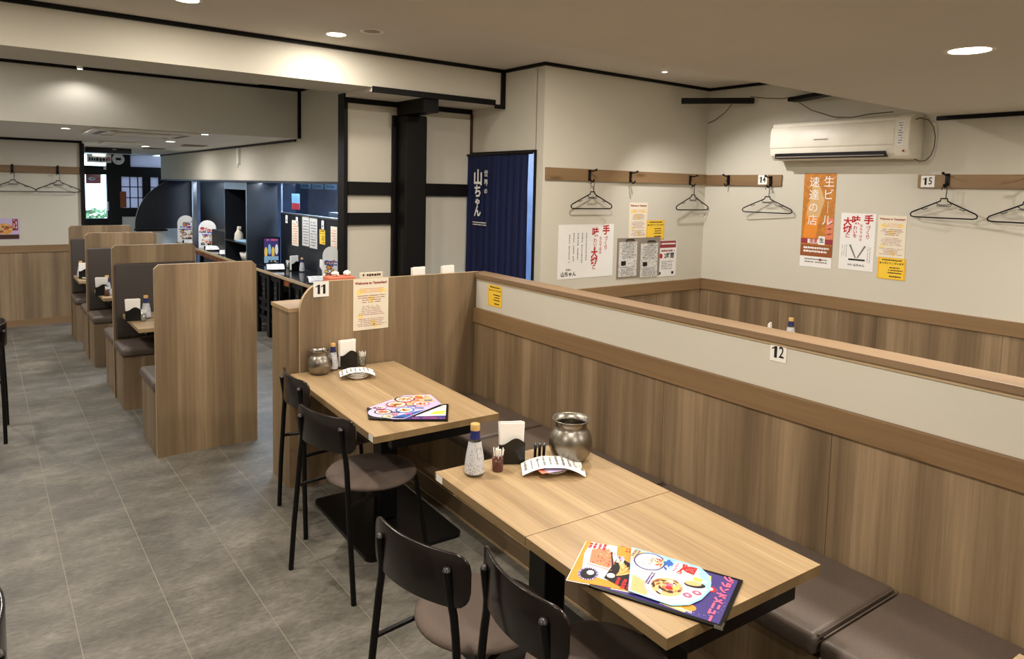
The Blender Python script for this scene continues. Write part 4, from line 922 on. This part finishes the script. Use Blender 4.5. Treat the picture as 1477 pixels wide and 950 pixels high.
for lab, x, y in (('dark ceiling vent grille near the header wall', 2.35, 10.2), ('small dark ceiling vent grille near the entrance', 2.15, 11.8)):
    t = thing('vent_grille', lab, 'vent', (x, y, ZL)); MB().box(-.14, .14, -.14, .14, -.012, -.001, 'vent_grey').build('frame', t)
    for k in range(6): MB().box(-.12, .12, -.11+.04*k, -.09+.04*k, -.015, -.0125, 'board_grey').build('slat', t)
t = thing('switch_box', 'small white box on the header wall below the ceiling', 'switch box', (2.799, 9.69, 2.19))  # white switch box on the header wall, gives no light
MB().box(-.035, 0, -.03, .03, -.10, .11, 'switch_white').build('housing', t, bevel=.004); MB().tube([(-.02, 0, -.1), (-.02, .01, -.13), (-.015, .05, -.15)], .003, 'steel_black', 6).build('pull_cord', t)

# ------------------------------------------------------------------ kitchen counter
ct = thing('counter', 'long black-topped counter below the header wall', 'counter', (2.76, 6.0, 0))
MB().box(0, .44, 0, 7.3, .765, .79, 'counter_black').build('worktop', ct); MB().box(-.012, -.0005, 0, 7.3, .760, .7905, 'laminate_edge').build('front_edge', ct)
MB().box(.03, .05, 0, 7.3, .68, .7645, 'door_wood').build('apron', ct); MB().box(.40, .44, 0, 7.3, 0, .7645, 'panel_black').build('back_board', ct)
for y in (1.3, 2.5, 4.3, 5.9): MB().box(.05, .10, y, y+.05, 0, .6795, 'steel_black').build('leg', ct)
bk = thing('kitchen_screen', 'black screen wall with pass-through glass behind the counter', 'partition', (3.2, 6.0, 0))
MB().box(0, .03, 0, 3.28, .791, 1.45, 'panel_black').build('lower_panel', bk)
MB().box(-.01, .04, 0, 3.28, 1.4505, 1.47, 'silver_tube').build('sill', bk)
MB().box(.005, .011, 0, 3.28, 1.471, 1.872, 'pane_glass').build('glass_pane', bk)
MB().box(0, .02, 3.262, 3.28, 1.4705, 1.874, 'silver_tube').build('glass_post', bk)
MB().box(0, .03, 4.45, 7.5, .791, 1.874, 'panel_black').build('far_panel', bk)
MB().box(-.25, -.002, 4.75, 4.9, .791, 1.70, 'panel_black').build('far_pier', bk)
struct('trim_16', MB().box(2.785, 3.24, 5.6, 14.75, 1.850, 1.8745, 'steel_dark'), 'dark metal strip under the header wall')
dv = thing('divider_board', 'tall black board standing across the counter left of the glass', 'partition', (2.795, 9.40, .791))
MB().box(0, .40, 0, .025, 0, 1.055, 'panel_black').build('board', dv); MB().box(-.004, -.0005, 0, .026, 0, 1.055, 'silver_tube').build('edge_strip', dv)
sh = thing('shelf_unit', 'open black shelf unit on the counter left of the tall board', 'shelf', (2.80, 9.44, .791))
MB().box(.38, .40, 0, 1.0, 0, 1.05, 'frame_black').build('back', sh); MB().box(0, .38, .985, 1.0, 0, 1.05, 'panel_black').build('side', sh)
MB().box(0, .379, 0, .984, .235, .25, 'steel_dark').build('shelf', sh); MB().box(-.005, .0, .984, 1.0, 0, 1.05, 'silver_tube').build('front_post', sh)
MB().box(-.004, .0, .0, .984, .96, 1.05, 'silver_tube').build('top_strip', sh); MB().tube([(.2, .3, 1.0), (.2, .3, .6), (.2, .22, .5), (.2, .12, .48)], .014, 'silver_tube', 8).build('pipe', sh)
MB().box(.376, .379, .05, .60, .255, .50, 'kitchen_navy').build('inner_panel', sh)
t = thing('spray_bottle', 'white pump bottle on the shelf unit', 'bottle', (2.88, 10.05, 1.0415)); MB().lathe([(0, 0), (.06, 0), (.062, .02), (.055, .10), (.03, .14), (.025, .16), (0, .16)], 'white_plastic', 20).build('body', t); MB().box(-.02, .02, -.05, .02, .16, .20, 'white_plastic').build('pump', t, bevel=.006)
t = tag(MB().box(-.12, .1, -.2, .2, 0, .03, 'ink_lightblue').build('cloth_pile', None, T(2.95, 9.72, 1.0415) @ RZ(.2), bevel=.01), 'folded pale cloths on the shelf beside the pump bottle', 'cloth')
t = tag(MB().lathe([(0, 0), (.09, 0), (.12, .10), (.117, .10), (.088, .005), (0, .005)], 'ceramic', 24).build('bowl', None, T(2.95, 9.85, .7912)), 'white bowl at the bottom of the shelf unit', 'bowl')
t = tag(MB().lathe([(0, 0), (.06, 0), (.065, .14), (.062, .14), (.057, .005), (0, .005)], 'green_plastic', 20).build('green_tub', None, T(2.90, 9.58, .7912)), 'green plastic tub beside the bowl in the shelf unit', 'tub')
t = tag(MB().box(2.80, 2.86, 12.28, 12.36, .791, 1.849, 'silver_tube').build('metal_post', bevel=.004), 'bright vertical metal post rising from the counter to the header wall', 'post')
t = tag(MB().box(2.95, 3.18, 11.0, 11.75, .7912, 1.10, 'frame_black').build('black_cabinet', bevel=.004), 'low black appliance on the counter behind the second menu stand', 'appliance')
# glass room behind
struct('wall_kitchen', MB().box(5.2, 5.3, 5.6, 15, 0, ZM, 'kitchen_navy').box(3.8, 5.2, 4.6, 4.68, 0, ZM, 'bluegrey_wall').box(3.3, 5.2, 14.2, 14.3, 0, ZM, 'kitchen_navy').box(5.2, 5.3, 4.52, 5.6, 0, ZM, 'bluegrey_wall'), 'kitchen walls seen through glass and doorway')
for k in range(4):
    o = sheet('menu_strip', ('leftmost', 'second', 'third', 'rightmost')[k]+' pale paper strip seen through the kitchen glass', 'notice', T(5.195, 13.9-.62*k, 1.92) @ FW, .55, .17, 'ink_lightblue', 'pale strips high in the kitchen'); mb = MB(); scrib(mb, .03, -.15, .52, -.02, 2, 'ink_blue', .002, .5); mb.build('small_print', o)
o = sheet('kitchen_notice', 'white and red notice stuck inside the pass-through glass', 'notice', T(3.23, 8.95, 1.72) @ FW, .28, .20, 'ink_lightblue'); MB().rect(0, -.20, .28, -.12, .001, 'ink_red').build('red_band', o)
t = tag(MB().box(3.5, 4.1, 7.4, 8.4, 0, 1.50, 'silver_tube').build('kitchen_unit'), 'steel kitchen unit behind the pass-through glass', 'appliance')
for k, (y, w_) in enumerate(((8.62, .22), (8.42, .06))): pass
# papers on the black screen (X=3.2 plane)
def ons(y, z): return T(3.1985, y, z) @ FW
for k, (ya, yb_, zt, zb, mat, lab) in enumerate(((8.86, 8.63, 1.385, 1.065, 'paper_cream', 'cream notice on the black screen, leftmost'), (8.50, 8.28, 1.45, 1.09, 'dense_print', 'grey printed sheet on the black screen, left of the pair'), (8.26, 8.02, 1.44, 1.08, 'dense_print', 'grey printed sheet on the black screen, right of the pair'), (7.62, 7.44, 1.375, 1.06, 'paper_cream', 'cream notice on the black screen, next to the timber post'))):
    o = sheet('wall_notice', lab, 'notice', ons(ya, zt), ya-yb_, zt-zb, mat, 'printed sheets on the black screen'); mb = MB(); w_ = ya-yb_; h = zt-zb
    scrib(mb, w_*.1, -h*.95, w_*.9, -h*.1, 9, 'ink_salmon' if mat == 'paper_cream' else 'ink_grey', .001, .45); mb.build('small_print', o)
yellow(ons(7.95, 1.32), .17, .17, 'yellow thank-you notice on the black screen')
for k, (y, z) in enumerate(((9.03, 1.468), (8.66, 1.462), (7.83, 1.458))):
    t = thing('price_tag', ('leftmost', 'middle', 'right')[k]+' white tag hanging from the screen sill', 'tag', (3.188, y, z-.08), 0, 'white tags on the screen sill'); MB().box(0, .002, -.035, .035, -.05, .05, 'white_card').build('card', t); MB().box(-.0015, -.0002, -.01, .01, -.03, .0, 'ink_black').build('mark', t)
yellow(T(3.1985, 11.9, 1.34) @ FW, .20, .18, 'yellow thank-you notice beside the shelf unit')
# menu stands
def menu_stand(loc, rz, w_, h, lab, style):
    t = thing('menu_stand', lab, 'menu', loc, rz, 'upright menu boards on the counter')
    if style: pts = [(0, 0), (w_, 0), (w_, h)]+[(0, h)]
    else: pts = [(0, 0), (w_, 0), (w_, h*.85)]+arcpts(w_/2, h*.82, w_/2, .1, PI-.1, 10)+[(0, h*.85)]
    MB().prism(pts, -.006, 0, 'ink_white' if not style else 'steel_black', FS).build('board', t)
    mb = MB()
    if style:
        mb.rect(.02, .02, w_-.02, h-.02, .001, 'ink_purple', FS); scrib(mb, .03, h*.85, w_-.03, h*.93, 1, 'ink_pink', .0014, .8, M=FS, rag=0)
        for k in range(4): mb.disc(w_*(.2+.2*k), h*(.45+.1*(k % 2)), .02, .07, .0014, ['ink_yellow', 'ink_lightblue', 'ink_yellow', 'ink_white'][k], 10, FS)
        mb.rect(w_*.1, h*.06, w_*.9, h*.3, .0014, 'ink_lightblue', FS); mb.rect(w_*.35, h*.08, w_*.9, h*.16, .0018, 'ink_black', FS); scrib(mb, w_*.4, h*.09, w_*.85, h*.15, 1, 'ink_white', .002, .7, M=FS)
    else:
        art(mb, .001, int(loc[1]*10), .01, h*.05, w_-.01, h*.95, 7, FS); scrib(mb, w_*.1, h*.5, w_*.9, h*.7, 2, 'ink_blue', .003, .6, M=FS); scrib(mb, w_*.1, h*.1, w_*.9, h*.2, 1, 'ink_black', .003, .7, M=FS)
    mb.build('menu_print', t); MB().box(w_*.3, w_*.7, -.05, .03, 0, .03, 'black_plastic').build('holder', t)
CZ = .7905
menu_stand((2.93, 9.20, CZ), -.25, .22, .36, 'black-framed purple menu board beside the tall black board', 1)
menu_stand((2.80, 11.95, CZ), -.3, .26, .38, 'round-topped menu board between metal post and shelf unit', 0)
menu_stand((2.76, 13.25, CZ), -.3, .27, .40, 'round-topped menu board left of the metal post', 0)
menu_stand((3.02, 7.42, CZ), -1.0, .22, .33, 'round-topped menu board half hidden by the timber post', 0)
for k, (x, y, lab) in enumerate(((2.90, 8.62, 'counter plate with white sheet near the purple menu board'), (2.90, 11.5, 'counter plate with white sheet below the second menu board'), (2.90, 10.72, 'counter plate with white sheet near the shelf unit'), (2.90, 12.9, 'counter plate with white sheet left of the metal post'), (2.91, 7.30, 'counter plate with white sheet seen over the end panel corner'))):
    plate((x, y, CZ), lab.replace(' with white sheet', ' under a white sheet'), 'plates on the counter', .09)
    drape((x, y, CZ+.062), 1.3, .34, .20, lab.replace('counter plate with white sheet', 'white sheet on the counter plate'), .04, seed=k)
napkins((3.06, 8.40, CZ), .3, 'napkin holder on the counter right of the purple menu board', 1.2)
bottle((3.10, 8.25, CZ), 'pale bottle on the counter below the grey sheets', .17); picks((3.10, 8.75, CZ), 'toothpick cup beside the purple menu board', True)
napkins((3.11, 10.90, CZ), 1.5, 'napkin holder on the counter left of the shelf unit', 1.3); napkins((3.11, 7.66, CZ), 1.5, 'napkin holder seen left of the timber post', 1.3)
bottle((3.0, 12.55, CZ), 'white bottle on the counter by the metal post', .2)
# stools under the counter
def stool():
    t = thing('counter_chair', '', 'chair', (0, 0, 0), 0, 'black high-back chairs tucked under the counter')
    for y in (-.19, .19):
        MB().box(-.03, .012, y-.022, y+.022, 0, .74, 'steel_black').build('rear_leg', t); MB().box(.36, .40, y-.02, y+.02, 0, .42, 'steel_black').build('front_leg', t)
    MB().box(-.02, .40, -.19, .19, .40, .44, 'trim_black').build('seat', t, bevel=.006)
    pts = [(-.055, .45), (.055, .45), (.055, .70), (-.055, .70)]
    MB().box(-.012, .004, -.055, .055, .36, .70, 'frame_black').build('splat', t)
    for k in range(3): MB().lathe([(0, .001), (.013, .001)][::-1], 'ink_grey', 12, M=T(-.0125, 0, .50+.06*k) @ Matrix.Rotation(-PI/2, 4, 'Y')).build('round_cutout', t)
    for z in (.70, .30, .18): MB().box(-.014, .006, -.168, .168, z, z+.05, 'frame_black').build('back_rail', t)
    return t
st = stool(); place(st, (2.775, 8.21, 0), 0, 'black chair under the counter nearest the end panel')
for k, y in enumerate((8.63, 9.05, 7.5, 9.6)): place(copy_tree(st), (2.775, y, 0), 0, ['second black chair under the counter', 'third black chair under the counter', 'black chair mostly hidden by the side cabinet', 'fourth black chair under the counter'][k])

# ------------------------------------------------------------------ entrance
ar = thing('arched_screen', 'black quarter-round screen with bright edge at the far end of the counter', 'partition', (2.30, 14.5, 0))
MB().prism([(0, .95), (1.0, .95), (1.0, 1.849)]+[p for p in arcpts(.9, 1.0, .9, PI*.62, PI, 14) if p[1] < 1.849], -.03, 0, 'panel_black', FS, side='white_plastic').build('board', ar)
MB().box(-.02, .5, -.25, .0, .92, .949, 'trim_black').build('ledge', ar); MB().box(.0, .42, -.20, -.18, 0, .919, 'white_plastic').build('white_front', ar)
de = struct('door_1', MB().box(1.09, 3.6, 15.5, 15.6, 0, .10, 'frame_black').box(1.09, 1.60, 15.5, 15.6, .1, ZL, 'frame_black').box(1.60, 2.0, 15.5, 15.6, .1, .34, 'frame_black').box(1.60, 2.0, 15.5, 15.6, .94, 1.10, 'frame_black').box(1.60, 2.0, 15.5, 15.6, 1.935, 2.10, 'frame_black').box(1.985, 2.235, 15.48, 15.6, .1, 2.16, 'frame_black').box(2.0, 3.6, 15.5, 15.6, 1.905, 2.10, 'frame_black').box(2.0, 3.6, 15.5, 15.6, 1.13, 1.30, 'frame_black').box(2.61, 2.75, 15.5, 15.6, 1.3, 1.905, 'frame_black').box(2.9, 3.6, 15.5, 15.6, 1.3, 1.905, 'frame_black').box(2.0, 2.40, 15.5, 15.6, 2.1, ZL, 'frame_black'), 'black framed entrance front with glass door')
MB().box(1.60, 1.985, 15.54, 15.55, 1.10, 1.935, 'pane_glass').build('glass_pane', de); MB().box(1.60, 1.985, 15.53, 15.56, .34, .94, 'door_wood').build('wood_panel', de)
MB().box(2.235, 3.6, 15.53, 15.56, .1, 1.13, 'white_plastic').build('white_panel', de); MB().box(2.40, 3.6, 15.54, 15.55, 2.10, ZL, 'frosted_glass').build('transom_pane', de)
MB().box(2.235, 2.61, 15.555, 15.565, 1.3, 1.905, 'frosted_glass').build('window_pane', de); MB().box(2.75, 2.9, 15.555, 15.565, 1.3, 1.905, 'frosted_glass').build('window_pane', de)
for x in (2.38, 2.52): MB().box(x, x+.018, 15.53, 15.553, 1.3, 1.905, 'frame_black').build('glazing_bar', de)
for z in (1.49, 1.70): MB().box(2.235, 2.9, 15.53, 15.553, z, z+.018, 'frame_black').build('glazing_bar', de)
MB().box(1.99, 2.01, 15.44, 15.478, 1.25, 1.42, 'dull_metal').build('door_handle', de); MB().box(1.94, 2.03, 15.488, 15.499, 2.03, 2.08, 'white_card').build('door_sticker', de)
tag(MB().box(2.20, 2.31, 15.44, 15.475, 1.31, 1.62, 'ink_brown').build('hanging_plaque', bevel=.005), 'brown wooden plaque by the lattice window', 'sign')
t = thing('entrance_sign', 'white sign strip with dark and red letters above the door', 'sign', M=T(1.66, 15.42, 2.315) @ FS)
MB().box(0, .40, -.155, 0, 0, .02, 'white_card').build('board', t); mb = MB(); scrib(mb, .03, -.14, .33, -.05, 1, 'ink_black', .0205, .8, rag=0, gap=0, cw=.6); mb.build('dark_letters', t); text('B', .10, 'ink_red', t, .36, -.09, .0215, bold=.03)
MB().box(.1, .30, -.03, -.005, .0205, .028, 'tube_glow').build('lit_strip', t)
t = thing('wall_clock', 'round white clock above the entrance', 'clock', M=T(2.18, 15.40, 2.235) @ FS)
MB().lathe([(0, .01), (.085, .01), (.10, .018), (.105, .0)], 'white_plastic', 28).build('case', t); MB().rect(-.045, -.02, .045, .025, .012, 'ink_black').build('display', t)
t = thing('air_curtain', 'long black box hanging below the low ceiling before the entrance', 'air curtain', (1.33, 12.4, 2.25))
MB().box(0, .61, 0, .2, 0, .078, 'frame_black').build('housing', t, bevel=.006); MB().box(.35, .40, -.002, 0, .05, .06, 'white_card').build('badge', t)
# street outside
struct('street', MB().box(-4, 10, 16.5, 30, -.12, -.02, 'street'), 'pale street outside')
t = thing('shrub', 'green shrub seen through the glass door', 'plant', (2.0, 19.0, 0)); mb = MB(); rr = random.Random(5)
for k in range(500):
    a_ = rr.uniform(0, 6.28); q = rr.uniform(0, .8); z = rr.uniform(.35, 1.15); L_ = rr.uniform(.06, .12); Mx = T(q*math.cos(a_), q*math.sin(a_), z) @ Euler((rr.uniform(-1, 1), rr.uniform(-1, 1), a_)).to_matrix().to_4x4()
    mb.add([(-L_, 0, 0), (0, -L_*.4, 0), (L_, 0, 0), (0, L_*.4, 0)], [(0, 1, 2, 3)], 'shrub', M=Mx)
tag(mb.build('foliage', t), kind='stuff'); MB().tube([(0, 0, 0), (0, 0, .5)], .04, 'ink_brown').build('trunk', t)
t = tag(MB().box(2.25, 2.36, 17.0, 17.2, -.02, 2.6, 'bluegrey_wall').build('outer_post'), 'blue-grey post outside the glass door', 'post')
t = thing('red_banner', 'red banner with white emblem hanging outside the door', 'banner', M=T(1.66, 15.66, 1.93) @ FS); MB().box(0, .25, -.17, 0, 0, .004, 'red_banner').build('cloth', t); MB().box(-.02, .27, .0, .02, 0, .055, 'steel_black').build('bar', t); mb = MB(); mb.disc(.10, -.08, .06, .035, .0045, 'ink_white', 9); mb.disc(.11, -.075, .03, .015, .005, 'red_banner', 7); mb.build('emblem', t)

# ------------------------------------------------------------------ things beyond the partition
t = table('oak table beyond the partition, hidden but for the bottle top on it', 4.5, 2.5, .7, 0, near_bar=False)
bottle((4.88, 2.925, TZ), 'bottle whose tan cap peeps over the long partition', .205)
napkins((4.80, 3.05, TZ), .4, 'napkin holder peeping over the long partition', 1.0); plate((4.72, 2.98, TZ+.0), 'plate beyond the partition', 'plates beyond the partition')
drape((4.72, 2.98, TZ+.06), .5, .25, .15, 'white sheet peeping over the long partition', .03, seed=30)
# table behind end panel
t = table('oak table hidden behind the end panel', 2.05, 4.45, .48, 0, near_bar=False)
tag(MB().box(1.76, 1.93, 4.20, 4.32, 1.1085, 1.262, 'coral').build('red_tray', bevel=.004), 'coral red tray standing behind the end panel right of number 11', 'tray')
t = thing('small_sign', 'small cream sign strip rising behind the end panel above the welcome notice', 'sign', (1.985, 4.25, 1.1085))
MB().box(0, .165, 0, .012, 0, .168, 'paper_cream').build('card', t, bevel=.001); mb = MB(); scrib(mb, .02, .14, .15, .162, 1, 'ink_darkbrown', .001, .8, M=FS, rag=0); mb.build('print', t)
for k, (x, lab) in enumerate(((2.44, 'napkin holder rising behind the end panel, before the black pillar'), (2.68, 'napkin holder rising behind the end panel near the partition corner'))): napkins((x, 4.28, 1.1085), .1, lab, 1.18)
def crumple(loc, r, lab, mat='napkin'):
    rr = random.Random(int(loc[0]*100)); vs = []; n, m_ = 10, 6
    for i in range(m_+1):
        for k in range(n):
            f = PI*i/m_; q = r*rr.uniform(.65, 1.15); vs.append((q*math.sin(f)*math.cos(2*PI*k/n), q*math.sin(f)*math.sin(2*PI*k/n), r*.62+q*.62*math.cos(f)))
    fs = [(i*n+k, (i+1)*n+k, (i+1)*n+(k+1) % n, i*n+(k+1) % n) for i in range(m_) for k in range(n)]
    return tag(MB().add(vs, fs, mat).build('wet_towel', None, T(*loc)), lab, 'towel', 'white towel rolls on the box behind the end panel')

for k, (x, lab) in enumerate(((1.82, 'white towel roll on the coral tray behind the end panel'), (1.90, 'right white towel roll on the coral tray behind the end panel'))): crumple((x, 4.26, 1.2625), .028, lab)
